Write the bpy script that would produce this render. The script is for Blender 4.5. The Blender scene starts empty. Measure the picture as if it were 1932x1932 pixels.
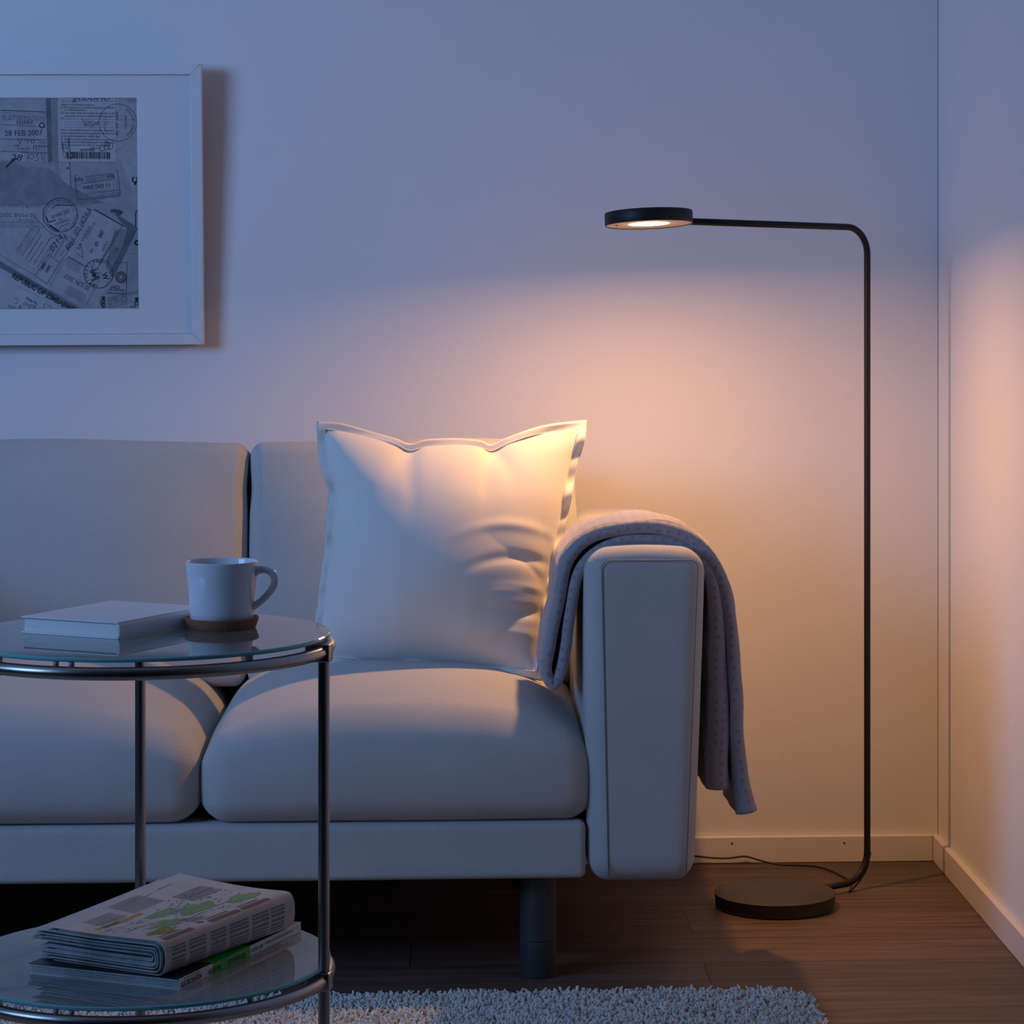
import bpy, math, random
import numpy as np
from mathutils import Vector, Matrix, Euler
random.seed(7); rng = np.random.default_rng(7)
S = bpy.context.scene; COL = S.collection
PI = math.pi
# ------------------------------------------------------------------ camera
CAMY, CAMZ, FPX, UX, UY = -5.248, 1.13, 4950.0, 1109.0, 565.0
TH = math.atan(0.05)
cam = bpy.data.objects.new('camera', bpy.data.cameras.new('camera')); COL.objects.link(cam)
cam.location = (0, CAMY, CAMZ); cam.rotation_euler = (PI/2, 0, -TH)
cam.data.sensor_width = 36; cam.data.lens = 36*FPX/1932
cam.data.shift_x = (966-UX)/1932; cam.data.shift_y = (UY-966)/1932
S.camera = cam
# ------------------------------------------------------------------ world, daylight, exposure
w = bpy.data.worlds.new('world'); S.world = w; w.use_nodes = True
w.node_tree.nodes['Background'].inputs[0].default_value = (.25, .45, 1, 1)
w.node_tree.nodes['Background'].inputs[1].default_value = .004
def area(name, loc, target, size, sy, power, col, spread=180):
    l = bpy.data.lights.new(name, 'AREA'); l.shape = 'RECTANGLE'; l.size = size; l.size_y = sy
    l.energy = power; l.color = col
    o = bpy.data.objects.new(name, l); COL.objects.link(o); o.location = loc
    o.rotation_euler = (Vector(target)-Vector(loc)).to_track_quat('-Z', 'Y').to_euler()
    l.spread = math.radians(spread)
    return o
area('daylight_window', (-2.85, -2.95, 1.88), (-.3, -.1, 1.58), 1.3, 1.3, 26.5, (.262, .488, 1), 112)
S.view_settings.view_transform = 'Standard'; S.view_settings.look = 'None'
S.view_settings.gamma = 1; S.view_settings.use_curve_mapping = False
S.view_settings.exposure = 0.0
LAMP_POWER = 7.9
# ------------------------------------------------------------------ helpers
ct, st = math.cos(TH), math.sin(TH)
def ray(px, py):
    dx = (px-UX)/FPX; dh = (UY-py)/FPX
    return (ct*dx+st, -st*dx+ct, dh)
def atY(px, py, Y):          # point of the sight line lying on the plane y = Y
    d = ray(px, py); t = (Y-CAMY)/d[1]; return Vector((d[0]*t, Y, CAMZ+d[2]*t))
def atZ(px, py, z):
    d = ray(px, py); t = (z-CAMZ)/d[2]; return Vector((d[0]*t, CAMY+d[1]*t, z))
def tag(o, label=None, cat=None, group=None, kind=None):
    if label: o['label'] = label
    if cat: o['category'] = cat
    if group: o['group'] = group
    if kind: o['kind'] = kind
    return o
def empty(name, loc, rot=(0, 0, 0)):
    o = bpy.data.objects.new(name, None); COL.objects.link(o); o.empty_display_size = .05
    o.location = loc; o.rotation_euler = rot; return o
class G:                      # geometry collector
    def __init__(s): s.v = []; s.f = []
    def add(s, v, f):
        n = len(s.v); s.v += [tuple(p) for p in v]; s.f += [tuple(i+n for i in q) for q in f]; return s
    def xf(s, M):
        s.v = [tuple(M @ Vector(p)) for p in s.v]; return s
def mk(name, g, mat, parent=None, smooth=True, org=None, uv=True, mats=None, fm=None, angle=None):
    v = g.v
    if org is not None: v = [(p[0]-org[0], p[1]-org[1], p[2]-org[2]) for p in v]
    me = bpy.data.meshes.new(name); me.from_pydata(v, [], g.f); me.validate(); me.update()
    for m in (mats or [mat]): me.materials.append(m)
    if fm: me.polygons.foreach_set('material_index', fm)
    if uv:
        l = me.uv_layers.new(name='UVMap')
        co = [x.co for x in me.vertices]
        for p in me.polygons:
            n = p.normal; a = (abs(n.x), abs(n.y), abs(n.z))
            k = 1 if a[1] >= .45 else (2 if a[2] > a[0] else 0)
            for li in p.loop_indices:
                c = co[me.loops[li].vertex_index]
                l.data[li].uv = (c.x, c.z) if k == 1 else ((c.x, c.y) if k == 2 else (c.y, c.z))
    if smooth:
        me.polygons.foreach_set('use_smooth', [True]*len(me.polygons))
        if angle: me.set_sharp_from_angle(angle=math.radians(angle))
    o = bpy.data.objects.new(name, me); COL.objects.link(o)
    if parent: o.parent = parent
    return o
def box(x0, x1, y0, y1, z0, z1):
    v = [(x, y, z) for x in (x0, x1) for y in (y0, y1) for z in (z0, z1)]
    return v, [(0, 1, 3, 2), (4, 6, 7, 5), (0, 4, 5, 1), (2, 3, 7, 6), (0, 2, 6, 4), (1, 5, 7, 3)]
def bbox(x0, x1, y0, y1, z0, z1, b=.002, seg=2):   # box with bevelled edges
    hx, hy, hz = (x1-x0)/2, (y1-y0)/2, (z1-z0)/2
    v, f = rbox(hx, hy, hz, b, 1, seg)
    return [(p[0]+(x0+x1)/2, p[1]+(y0+y1)/2, p[2]+(z0+z1)/2) for p in v], f
def rbox(hx, hy, hz, r, n=8, seg=5, fn=None):
    def ticks(h):
        a = [-h+r*(1-math.cos(PI/2*i/seg)) for i in range(seg)] if False else [-h+r*i/seg for i in range(seg)]
        m = [-(h-r)+2*(h-r)*i/n for i in range(n+1)]
        return a+m+[-x for x in reversed(a)]
    T = [ticks(hx), ticks(hy), ticks(hz)]; H = (hx, hy, hz)
    verts = {}; V = []; F = []
    def vid(p):
        k = tuple(round(c, 6) for c in p)
        if k not in verts:
            q = [max(-(H[i]-r), min(H[i]-r, p[i])) for i in range(3)]
            d = Vector([p[i]-q[i] for i in range(3)])
            if d.length > 1e-9:
                # cube to sphere mapping keeps spacing even
                x, y, z = [c/r for c in d]
                s = Vector((x*math.sqrt(max(0, 1-y*y/2-z*z/2+y*y*z*z/3)), y*math.sqrt(max(0, 1-z*z/2-x*x/2+z*z*x*x/3)), z*math.sqrt(max(0, 1-x*x/2-y*y/2+x*x*y*y/3))))
                d = s.normalized()*r*1.0
            P = Vector(q)+d
            if fn: P = Vector(fn(P.x, P.y, P.z))
            verts[k] = len(V); V.append(tuple(P))
        return verts[k]
    for ax in range(3):
        a, b = (ax+1) % 3, (ax+2) % 3
        for sgn in (-1, 1):
            for i in range(len(T[a])-1):
                for j in range(len(T[b])-1):
                    q = []
                    for (u, w_) in ((i, j), (i+1, j), (i+1, j+1), (i, j+1)):
                        p = [0, 0, 0]; p[ax] = sgn*H[ax]; p[a] = T[a][u]; p[b] = T[b][w_]; q.append(vid(p))
                    F.append(tuple(q) if sgn > 0 else tuple(reversed(q)))
    return V, F
def cyl(r, z0, z1, n=32, r1=None, c=(0, 0), bev=0):
    r1 = r if r1 is None else r1
    prof = [(0, z0), (r-bev, z0), (r, z0+bev), (r1, z1-bev), (r1-bev, z1), (0, z1)] if bev else [(0, z0), (r, z0), (r1, z1), (0, z1)]
    return lathe(prof, n, c)
def lathe(prof, n=40, c=(0, 0)):
    V = []; F = []; R = []
    for (r, z) in prof:
        if r < 1e-7: R.append([len(V)]); V.append((c[0], c[1], z))
        else:
            R.append(list(range(len(V), len(V)+n)))
            V += [(c[0]+r*math.cos(2*PI*i/n), c[1]+r*math.sin(2*PI*i/n), z) for i in range(n)]
    for A, B in zip(R, R[1:]):
        for i in range(n):
            j = (i+1) % n
            if len(A) == 1 and len(B) == 1: continue
            if len(A) == 1: F.append((A[0], B[j], B[i]))
            elif len(B) == 1: F.append((A[i], A[j], B[0]))
            else: F.append((A[i], A[j], B[j], B[i]))
    return V, F
def tube(pts, r, n=12, caps=True, up=Vector((0, 0, 1)), closed=False):
    P = [Vector(p) for p in pts]; V = []; F = []; m = len(P)
    if not hasattr(r, '__len__'): r = [r]*m
    t0 = None; nrm = None
    for i, p in enumerate(P):
        if closed: t = (P[(i+1) % m]-P[i-1]).normalized()
        else: t = (P[min(i+1, m-1)]-P[max(i-1, 0)]).normalized()
        if nrm is None:
            a = up if abs(t.dot(up)) < .95 else Vector((1, 0, 0))
            nrm = (a-t*a.dot(t)).normalized()
        else:
            nrm = (nrm-t*nrm.dot(t)).normalized()
        b = t.cross(nrm)
        V += [tuple(p+(nrm*math.cos(2*PI*k/n)+b*math.sin(2*PI*k/n))*r[i]) for k in range(n)]
    for i in range(m if closed else m-1):
        for k in range(n):
            a, b2 = i*n+k, i*n+(k+1) % n; c2 = ((i+1) % m)*n
            F.append((a, b2, c2+(k+1) % n, c2+k))
    if caps and not closed:
        F.append(tuple(range(n-1, -1, -1))); F.append(tuple(range((m-1)*n, m*n)))
    return V, F
def smooth_path(P, sub=6):
    P = [Vector(p) for p in P]; out = []
    for i in range(len(P)-1):
        a, b, c, d = P[max(i-1, 0)], P[i], P[i+1], P[min(i+2, len(P)-1)]
        for k in range(sub):
            t = k/sub
            out.append(.5*((2*b)+(c-a)*t+(2*a-5*b+4*c-d)*t*t+(3*b-a-3*c+d)*t**3))
    out.append(P[-1]); return out
def fillet(P, R, seg=10):      # polyline with rounded corners
    out = [Vector(P[0])]
    for i in range(1, len(P)-1):
        a, b, c = Vector(P[i-1]), Vector(P[i]), Vector(P[i+1]); r = R[i-1]
        u = (a-b).normalized(); v = (c-b).normalized(); ang = u.angle(v); d = r/math.tan(ang/2)
        s = b+u*d; e = b+v*d; cc = b+(u+v).normalized()*(r/math.sin(ang/2))
        for k in range(seg+1):
            t = k/seg; q = (s-cc).slerp(e-cc, t) if False else None
            sa = s-cc; ea = e-cc; om = sa.angle(ea)
            out.append(cc+(sa*math.sin((1-t)*om)+ea*math.sin(t*om))/math.sin(om))
    out.append(Vector(P[-1])); return out
# ------------------------------------------------------------------ materials
def new(name):
    m = bpy.data.materials.new(name); m.use_nodes = True; nt = m.node_tree
    return m, nt, nt.nodes['Principled BSDF']
def N(nt, t, **kw):
    n = nt.nodes.new(t)
    for k, v in kw.items():
        if k.startswith('i_'): n.inputs[k[2:].replace('_', ' ')].default_value = v
        else: setattr(n, k, v)
    return n
def L(nt, a, b): nt.links.new(a, b)
def plain(name, col, rough=.5, metal=0, spec=.5, bump=None, bs=.1):
    m, nt, b = new(name)
    b.inputs['Base Color'].default_value = (*col, 1); b.inputs['Roughness'].default_value = rough
    b.inputs['Metallic'].default_value = metal; b.inputs['Specular IOR Level'].default_value = spec
    tc = N(nt, 'ShaderNodeTexCoord'); nz = N(nt, 'ShaderNodeTexNoise'); nz.inputs['Scale'].default_value = bump or 60
    nz.inputs['Detail'].default_value = 4
    L(nt, tc.outputs['Object'], nz.inputs['Vector'])
    if bump:
        bp = N(nt, 'ShaderNodeBump'); bp.inputs['Strength'].default_value = bs; bp.inputs['Distance'].default_value = .002
        L(nt, nz.outputs['Fac'], bp.inputs['Height']); L(nt, bp.outputs['Normal'], b.inputs['Normal'])
    else:
        mr = N(nt, 'ShaderNodeMapRange'); mr.inputs['To Min'].default_value = max(rough-.04, 0); mr.inputs['To Max'].default_value = rough+.04
        L(nt, nz.outputs['Fac'], mr.inputs['Value']); L(nt, mr.outputs['Result'], b.inputs['Roughness'])
    return m
def mth(nt, op, a, b=None):
    n = N(nt, 'ShaderNodeMath', operation=op)
    for i, x in enumerate((a, b)):
        if x is None: continue
        if isinstance(x, (int, float)): n.inputs[i].default_value = x
        else: L(nt, x, n.inputs[i])
    return n.outputs[0]
def ramp(nt, fac, stops):
    r = N(nt, 'ShaderNodeValToRGB'); L(nt, fac, r.inputs['Fac'])
    e = r.color_ramp.elements
    while len(e) < len(stops): e.new(.5)
    for el, (p, c) in zip(e, stops): el.position = p; el.color = (*c, 1)
    return r.outputs['Color']
def weave(name, c0, c1, per=.0024, bump=.25, rough=.9, sheen=.2):
    m, nt, b = new(name)
    uv = N(nt, 'ShaderNodeTexCoord'); sp = N(nt, 'ShaderNodeSeparateXYZ'); L(nt, uv.outputs['UV'], sp.inputs[0])
    k = 2*PI/per
    # threads: basket weave of rounded knots
    su = mth(nt, 'SINE', mth(nt, 'MULTIPLY', sp.outputs['X'], k)); sv = mth(nt, 'SINE', mth(nt, 'MULTIPLY', sp.outputs['Y'], k*.82))
    pr = mth(nt, 'MULTIPLY', su, sv); fac = mth(nt, 'ADD', mth(nt, 'MULTIPLY', pr, .5), .5)
    nz = N(nt, 'ShaderNodeTexNoise'); nz.inputs['Scale'].default_value = 9; nz.inputs['Detail'].default_value = 3
    L(nt, uv.outputs['UV'], nz.inputs['Vector'])
    col = ramp(nt, fac, [(.22, c0), (.62, c1)])
    hs = N(nt, 'ShaderNodeHueSaturation'); L(nt, col, hs.inputs['Color'])
    mr = N(nt, 'ShaderNodeMapRange'); mr.inputs['To Min'].default_value = .93; mr.inputs['To Max'].default_value = 1.06
    L(nt, nz.outputs['Fac'], mr.inputs['Value']); L(nt, mr.outputs['Result'], hs.inputs['Value'])
    L(nt, hs.outputs['Color'], b.inputs['Base Color'])
    b.inputs['Roughness'].default_value = rough; b.inputs['Specular IOR Level'].default_value = .2
    b.inputs['Sheen Weight'].default_value = sheen; b.inputs['Sheen Roughness'].default_value = .5
    bp = N(nt, 'ShaderNodeBump'); bp.inputs['Strength'].default_value = bump; bp.inputs['Distance'].default_value = .0008
    L(nt, fac, bp.inputs['Height']); L(nt, bp.outputs['Normal'], b.inputs['Normal'])
    return m
M = {}
def wallmat(name, col):
    m, nt, b = new(name)
    tc = N(nt, 'ShaderNodeTexCoord'); nz = N(nt, 'ShaderNodeTexNoise'); nz.inputs['Scale'].default_value = 130; nz.inputs['Detail'].default_value = 3
    L(nt, tc.outputs['Object'], nz.inputs['Vector'])
    n2 = N(nt, 'ShaderNodeTexNoise'); n2.inputs['Scale'].default_value = 1.6; L(nt, tc.outputs['Object'], n2.inputs['Vector'])
    c = ramp(nt, n2.outputs['Fac'], [(.3, tuple(x*.985 for x in col)), (.7, col)])
    L(nt, c, b.inputs['Base Color']); b.inputs['Roughness'].default_value = .75; b.inputs['Specular IOR Level'].default_value = .25
    bp = N(nt, 'ShaderNodeBump'); bp.inputs['Strength'].default_value = .35; bp.inputs['Distance'].default_value = .0012
    L(nt, nz.outputs['Fac'], bp.inputs['Height']); L(nt, bp.outputs['Normal'], b.inputs['Normal'])
    return m
M['wall'] = wallmat('wall_paint', (.78, .765, .75))
M['trim'] = plain('trim_paint', (.74, .70, .64), .35)
M['sofa'] = weave('sofa_weave', (.088, .09, .09), (.73, .74, .71), .0027)
M['seam'] = plain('seam_thread', (.24, .25, .24), .9)
M['pillow'] = weave('cushion_cotton', (.72, .70, .64), (.82, .795, .73), .0011, .12, .85, .3)
M['black'] = plain('black_lacquer', (.012, .011, .013), .42)
M['lampbase'] = plain('lamp_black_powder_coat', (.011, .0095, .009), .5, spec=.35)
M['under'] = plain('lamp_underside', (.62, .55, .48), .5)
M['steel'] = plain('brushed_nickel', (.40, .37, .355), .28, 1, bump=900, bs=.03)
M['porcelain'] = plain('porcelain', (.86, .87, .87), .12)
M['leg'] = plain('leg_lacquer', (.045, .05, .055), .45)
M['frame'] = plain('picture_frame_paint', (.72, .72, .72), .4)
M['mat'] = plain('mat_board', (.70, .70, .70), .9)
M['ink'] = plain('ink', (.035, .035, .045), .9)
M['ink2'] = plain('faded_ink', (.14, .14, .16), .9)
M['pad'] = plain('clear_pad', (.5, .52, .52), .3)
M['cable'] = plain('cable', (.012, .012, .012), .5)
M['page'] = plain('page_block', (.80, .82, .78), .8, bump=300)
M['green'] = plain('green_cover', (.02, .36, .03), .4)
M['maglack'] = plain('magazine_black', (.012, .012, .013), .3)
M['white'] = plain('magazine_spine', (.62, .62, .58), .45)
def emis(name, col, s):
    m, nt, b = new(name); b.inputs['Base Color'].default_value = (*col, 1)
    b.inputs['Emission Color'].default_value = (*col, 1); b.inputs['Emission Strength'].default_value = s; return m
M['led'] = emis('lamp_diffuser', (1, .62, .28), 22)
def glassmat(name, refl_haze, tint):   # sheet glass: Fresnel reflection over a clear pane, diffuse haze imitating extra reflection
    m = bpy.data.materials.new(name); m.use_nodes = True; nt = m.node_tree; nt.nodes.clear()
    out = N(nt, 'ShaderNodeOutputMaterial'); tr = N(nt, 'ShaderNodeBsdfTransparent'); tr.inputs[0].default_value = (*tint, 1)
    gl = N(nt, 'ShaderNodeBsdfGlossy'); gl.inputs['Roughness'].default_value = .02; gl.inputs[0].default_value = (1, 1, 1, 1)
    df = N(nt, 'ShaderNodeBsdfDiffuse'); df.inputs[0].default_value = (.70, .76, .76, 1)
    mx = N(nt, 'ShaderNodeMixShader'); mx.inputs[0].default_value = refl_haze
    L(nt, tr.outputs[0], mx.inputs[1]); L(nt, df.outputs[0], mx.inputs[2])
    fr = N(nt, 'ShaderNodeFresnel'); fr.inputs['IOR'].default_value = 1.55
    m2 = N(nt, 'ShaderNodeMixShader'); L(nt, fr.outputs[0], m2.inputs[0]); L(nt, mx.outputs[0], m2.inputs[1]); L(nt, gl.outputs[0], m2.inputs[2])
    L(nt, m2.outputs[0], out.inputs[0]); return m
M['glass'] = glassmat('clear_glass', .20, (.93, .97, .96))
M['glass_low'] = glassmat('glass_shelf', .34, (.85, .90, .90))
def edge_mat():
    m, nt, b = new('glass_edge'); b.inputs['Base Color'].default_value = (.10, .42, .42, 1); b.inputs['Roughness'].default_value = .08
    b.inputs['Transmission Weight'].default_value = .15
    nz = N(nt, 'ShaderNodeTexNoise'); nz.inputs['Scale'].default_value = 30
    c = ramp(nt, nz.outputs['Fac'], [(.3, (.16, .60, .60)), (.7, (.26, .74, .72))]); L(nt, c, b.inputs['Base Color'])
    return m
M['edge'] = edge_mat()
def cork():
    m, nt, b = new('cork'); tc = N(nt, 'ShaderNodeTexCoord')
    v = N(nt, 'ShaderNodeTexVoronoi'); v.inputs['Scale'].default_value = 1100; L(nt, tc.outputs['Object'], v.inputs['Vector'])
    c = ramp(nt, v.outputs['Color'], [(.1, (.22, .085, .042)), (.5, (.30, .125, .062)), (.9, (.38, .17, .085))])
    L(nt, c, b.inputs['Base Color']); b.inputs['Roughness'].default_value = .85
    bp = N(nt, 'ShaderNodeBump'); bp.inputs['Strength'].default_value = .2; bp.inputs['Distance'].default_value = .0005
    L(nt, v.outputs['Distance'], bp.inputs['Height']); L(nt, bp.outputs['Normal'], b.inputs['Normal']); return m
M['cork'] = cork()
def dotted(name, c, d, sc):
    m, nt, b = new(name); tc = N(nt, 'ShaderNodeTexCoord'); v = N(nt, 'ShaderNodeTexVoronoi'); v.inputs['Scale'].default_value = sc
    v.inputs['Randomness'].default_value = 0; v.voronoi_dimensions = '2D'
    L(nt, tc.outputs['UV'], v.inputs['Vector'])
    cc = ramp(nt, v.outputs['Distance'], [(.20, d), (.28, c)]); L(nt, cc, b.inputs['Base Color']); b.inputs['Roughness'].default_value = .42; return m
M['book'] = dotted('book_cover', (.84, .83, .82), (.40, .40, .46), 330)
M['bookplain'] = plain('book_cover_linen', (.84, .82, .81), .55, bump=900, bs=.15)
def blanketmat():
    m, nt, b = new('fleece'); tc = N(nt, 'ShaderNodeTexCoord')
    v = N(nt, 'ShaderNodeTexVoronoi'); v.inputs['Scale'].default_value = 58; v.inputs['Randomness'].default_value = .35; v.voronoi_dimensions = '2D'
    L(nt, tc.outputs['UV'], v.inputs['Vector'])
    cc = ramp(nt, v.outputs['Distance'], [(.10, (.27, .25, .27)), (.26, (.38, .355, .375))])
    nz = N(nt, 'ShaderNodeTexNoise'); nz.inputs['Scale'].default_value = 420; nz.inputs['Detail'].default_value = 5; L(nt, tc.outputs['UV'], nz.inputs['Vector'])
    mx = N(nt, 'ShaderNodeMix', data_type='RGBA', blend_type='MULTIPLY'); mx.inputs['Factor'].default_value = .6
    L(nt, cc, mx.inputs['A']); L(nt, ramp(nt, nz.outputs['Fac'], [(.3, (.72, .72, .72)), (.65, (1.1, 1.1, 1.1))]), mx.inputs['B'])
    L(nt, mx.outputs['Result'], b.inputs['Base Color']); b.inputs['Roughness'].default_value = 1
    b.inputs['Sheen Weight'].default_value = .6; b.inputs['Specular IOR Level'].default_value = .05
    bp = N(nt, 'ShaderNodeBump'); bp.inputs['Strength'].default_value = .7; bp.inputs['Distance'].default_value = .0018
    h = mth(nt, 'ADD', nz.outputs['Fac'], mth(nt, 'MULTIPLY', v.outputs['Distance'], 1.2))
    L(nt, h, bp.inputs['Height']); L(nt, bp.outputs['Normal'], b.inputs['Normal']); return m
M['blanket'] = blanketmat()
def wood():
    m, nt, b = new('floor_planks'); tc = N(nt, 'ShaderNodeTexCoord')
    br = N(nt, 'ShaderNodeTexBrick'); br.inputs['Scale'].default_value = 1; br.inputs['Brick Width'].default_value = 1.35
    br.inputs['Row Height'].default_value = .195; br.inputs['Mortar Size'].default_value = .0012; br.inputs['Mortar Smooth'].default_value = .1
    br.inputs['Color1'].default_value = (0, 0, 0, 1); br.inputs['Color2'].default_value = (1, 1, 1, 1); br.offset = .37
    mp = N(nt, 'ShaderNodeMapping'); mp.inputs['Location'].default_value = (.93, .012, 0)
    L(nt, tc.outputs['Object'], mp.inputs['Vector']); L(nt, mp.outputs['Vector'], br.inputs['Vector'])
    m2 = N(nt, 'ShaderNodeMapping'); m2.inputs['Scale'].default_value = (1.1, 26, 1); L(nt, tc.outputs['Object'], m2.inputs['Vector'])
    ad = N(nt, 'ShaderNodeVectorMath', operation='ADD'); L(nt, m2.outputs['Vector'], ad.inputs[0])
    sc = N(nt, 'ShaderNodeVectorMath', operation='SCALE'); sc.inputs['Scale'].default_value = 9; L(nt, br.outputs['Color'], sc.inputs[0]); L(nt, sc.outputs[0], ad.inputs[1])
    n1 = N(nt, 'ShaderNodeTexNoise'); n1.inputs['Scale'].default_value = 2.6; n1.inputs['Detail'].default_value = 9; n1.inputs['Roughness'].default_value = .62; n1.inputs['Distortion'].default_value = .6
    L(nt, ad.outputs[0], n1.inputs['Vector'])
    m3 = N(nt, 'ShaderNodeMapping'); m3.inputs['Scale'].default_value = (5, 240, 1); L(nt, tc.outputs['Object'], m3.inputs['Vector'])
    n2 = N(nt, 'ShaderNodeTexNoise'); n2.inputs['Scale'].default_value = 2; n2.inputs['Detail'].default_value = 4; L(nt, m3.outputs['Vector'], n2.inputs['Vector'])
    f = mth(nt, 'ADD', mth(nt, 'MULTIPLY', n1.outputs['Fac'], .72), mth(nt, 'MULTIPLY', n2.outputs['Fac'], .28))
    c = ramp(nt, f, [(.33, (.042, .027, .020)), (.48, (.098, .066, .049)), (.66, (.160, .112, .085))])
    hs = N(nt, 'ShaderNodeHueSaturation'); L(nt, c, hs.inputs['Color'])
    sx = N(nt, 'ShaderNodeSeparateColor'); L(nt, br.outputs['Color'], sx.inputs[0])
    mr = N(nt, 'ShaderNodeMapRange'); mr.inputs['To Min'].default_value = .82; mr.inputs['To Max'].default_value = 1.18; L(nt, sx.outputs[0], mr.inputs['Value']); L(nt, mr.outputs['Result'], hs.inputs['Value'])
    mx = N(nt, 'ShaderNodeMix', data_type='RGBA'); L(nt, br.outputs['Fac'], mx.inputs['Factor']); L(nt, hs.outputs['Color'], mx.inputs['A']); mx.inputs['B'].default_value = (.02, .014, .01, 1)
    L(nt, mx.outputs['Result'], b.inputs['Base Color']); b.inputs['Roughness'].default_value = .5; b.inputs['Specular IOR Level'].default_value = .3
    bp = N(nt, 'ShaderNodeBump'); bp.inputs['Strength'].default_value = .15; bp.inputs['Distance'].default_value = .001
    L(nt, f, bp.inputs['Height']); L(nt, bp.outputs['Normal'], b.inputs['Normal']); return m
M['floor'] = wood()
def paper(name, c0, c1, sc):
    m, nt, b = new(name); tc = N(nt, 'ShaderNodeTexCoord'); n1 = N(nt, 'ShaderNodeTexNoise'); n1.inputs['Scale'].default_value = sc; n1.inputs['Detail'].default_value = 6
    n1.inputs['Distortion'].default_value = 1.2
    L(nt, tc.outputs['Object'], n1.inputs['Vector']); L(nt, ramp(nt, n1.outputs['Fac'], [(.3, c0), (.7, c1)]), b.inputs['Base Color']); b.inputs['Roughness'].default_value = .85
    return m
M['p_mid'] = paper('print_grey', (.24, .245, .26), (.33, .335, .35), 26)
M['p_dark'] = paper('print_shade', (.09, .095, .11), (.17, .175, .19), 18)
M['p_dim'] = paper('print_midtone', (.17, .175, .19), (.26, .265, .28), 20)
M['p_light'] = paper('print_light', (.30, .305, .32), (.38, .385, .40), 30)
M['p_white'] = paper('print_pale', (.37, .375, .39), (.43, .435, .45), 30)
M['news'] = paper('newsprint', (.56, .50, .44), (.64, .57, .50), 30)
M['newsin'] = paper('newsprint_inner', (.40, .43, .42), (.56, .58, .56), 60)
M['n_ink'] = plain('news_ink', (.10, .09, .085), .9)
M['n_txt'] = plain('news_text', (.27, .25, .23), .9)
M['n_map'] = paper('map_green', (.16, .34, .12), (.34, .44, .20), 160)
M['n_olive'] = paper('map_olive', (.22, .22, .04), (.34, .33, .07), 160)
M['n_brown'] = plain('news_brown', (.26, .14, .09), .9)
M['n_orange'] = plain('news_orange', (.62, .30, .05), .9)
M['n_blue'] = plain('news_blue', (.22, .33, .50), .9)
def pile():
    m, nt, b = new('rug_wool'); g = N(nt, 'ShaderNodeNewGeometry')
    c = ramp(nt, g.outputs['Random Per Island'], [(0, (.44, .44, .40)), (.12, (.62, .61, .56)), (1, (.82, .81, .74))])
    L(nt, c, b.inputs['Base Color']); b.inputs['Roughness'].default_value = .95; b.inputs['Specular IOR Level'].default_value = .1; return m
M['pile'] = pile()
# ------------------------------------------------------------------ room
XR, YF = .970, -6.6
def struct(name, v, f, m, parent=None, **k):
    o = mk(name, G().add(v, f), m, parent, smooth=False, **k)
    if parent is None: o['kind'] = 'structure'
    return o
struct('floor', *box(-4.2, XR+.1, YF, .1, -.08, 0), M['floor'])
struct('wall_back', *box(-4.2, XR-.0012, 0, .1, 0, 2.62), M['wall'])
struct('wall_right', *box(XR, XR+.1, YF, .1, 0, 2.62), M['wall'])
struct('ceiling', *box(-4.2, XR+.1, YF, .1, 2.62, 2.72), M['wall'])
bb = struct('baseboard_back', *bbox(-4.2, XR-.0135, -.013, 0, 0, .053, .0022), M['trim'])
struct('baseboard_right', *bbox(XR-.013, XR, YF, 0, 0, .053, .0022), M['trim'])
for px, py in ((1381, 1591), (1593, 1590)):
    p = atY(px, py, -.013); g = G().add(*cyl(.0018, 0, .0012, 12)).xf(Matrix.Translation(p) @ Matrix.Rotation(PI/2, 4, 'X'))
    mk('nail', g, M['black'], bb)
# ------------------------------------------------------------------ sofa
SX = -.42
sofa = tag(empty('sofa', (SX, -.52, 0)), 'pale grey woven two-seat sofa on dark round legs against the back wall', 'sofa')
so = (SX, -.52, 0)
def arm_fn(cx):
    def f(x, y, z):
        k = 1+.10*(z/.27)*(1 if x > 0 else .25) - .02
        b = .006*math.cos(z/.27*PI/2)*math.cos(y/.45*PI/2)
        nx = x*k+(b if x > 0 else -b)
        nz = z+(.008*(1-(x/.098)**2) if z > .2 else 0)
        return nx, y, nz
    return f
def seam_path(pts, m, parent, name='seam', r=.0011):
    mk(name, G().add(*tube(pts, r, 6)), m, parent, org=so)
def armrest(cx, flip):
    v, f = rbox(.096, .443, .272, .038, 14, 6, arm_fn(cx))
    g = G().add(v, f).xf(Matrix.Translation((cx, -.513, .4435)) @ Matrix.Diagonal((flip, 1, 1, 1)))
    if flip < 0: g.f = [tuple(reversed(q)) for q in g.f]
    a = mk('armrest', g, M['sofa'], sofa, org=so)
    x0, x1 = cx-.070, cx+.089
    if flip < 0: x0, x1 = cx-.089, cx+.070
    P = fillet([(x0+.012, -.9567, .185), (x0, -.9567, .702), (x1, -.9567, .702), (x1-.020, -.9567, .185)], [.012, .012], 6)
    mk('seam', G().add(*tube(P, .0010, 6)), M['seam'], a, org=so)
    return a
armrest(.307, 1); armrest(2*SX-.307, -1)
RL, RR = 2*SX-.212, .212
v, f = rbox((RR-RL)/2, .43, .047, .012, 10, 4)
rail = mk('base_frame', G().add(v, f).xf(Matrix.Translation(((RR+RL)/2, -.515, .225))), M['sofa'], sofa, org=so)
v, f = rbox((RR-RL)/2, .055, .29, .03, 8, 5)
mk('back_frame', G().add(v, f).xf(Matrix.Translation(((RR+RL)/2, -.125, .53))), M['sofa'], sofa, org=so)
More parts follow.
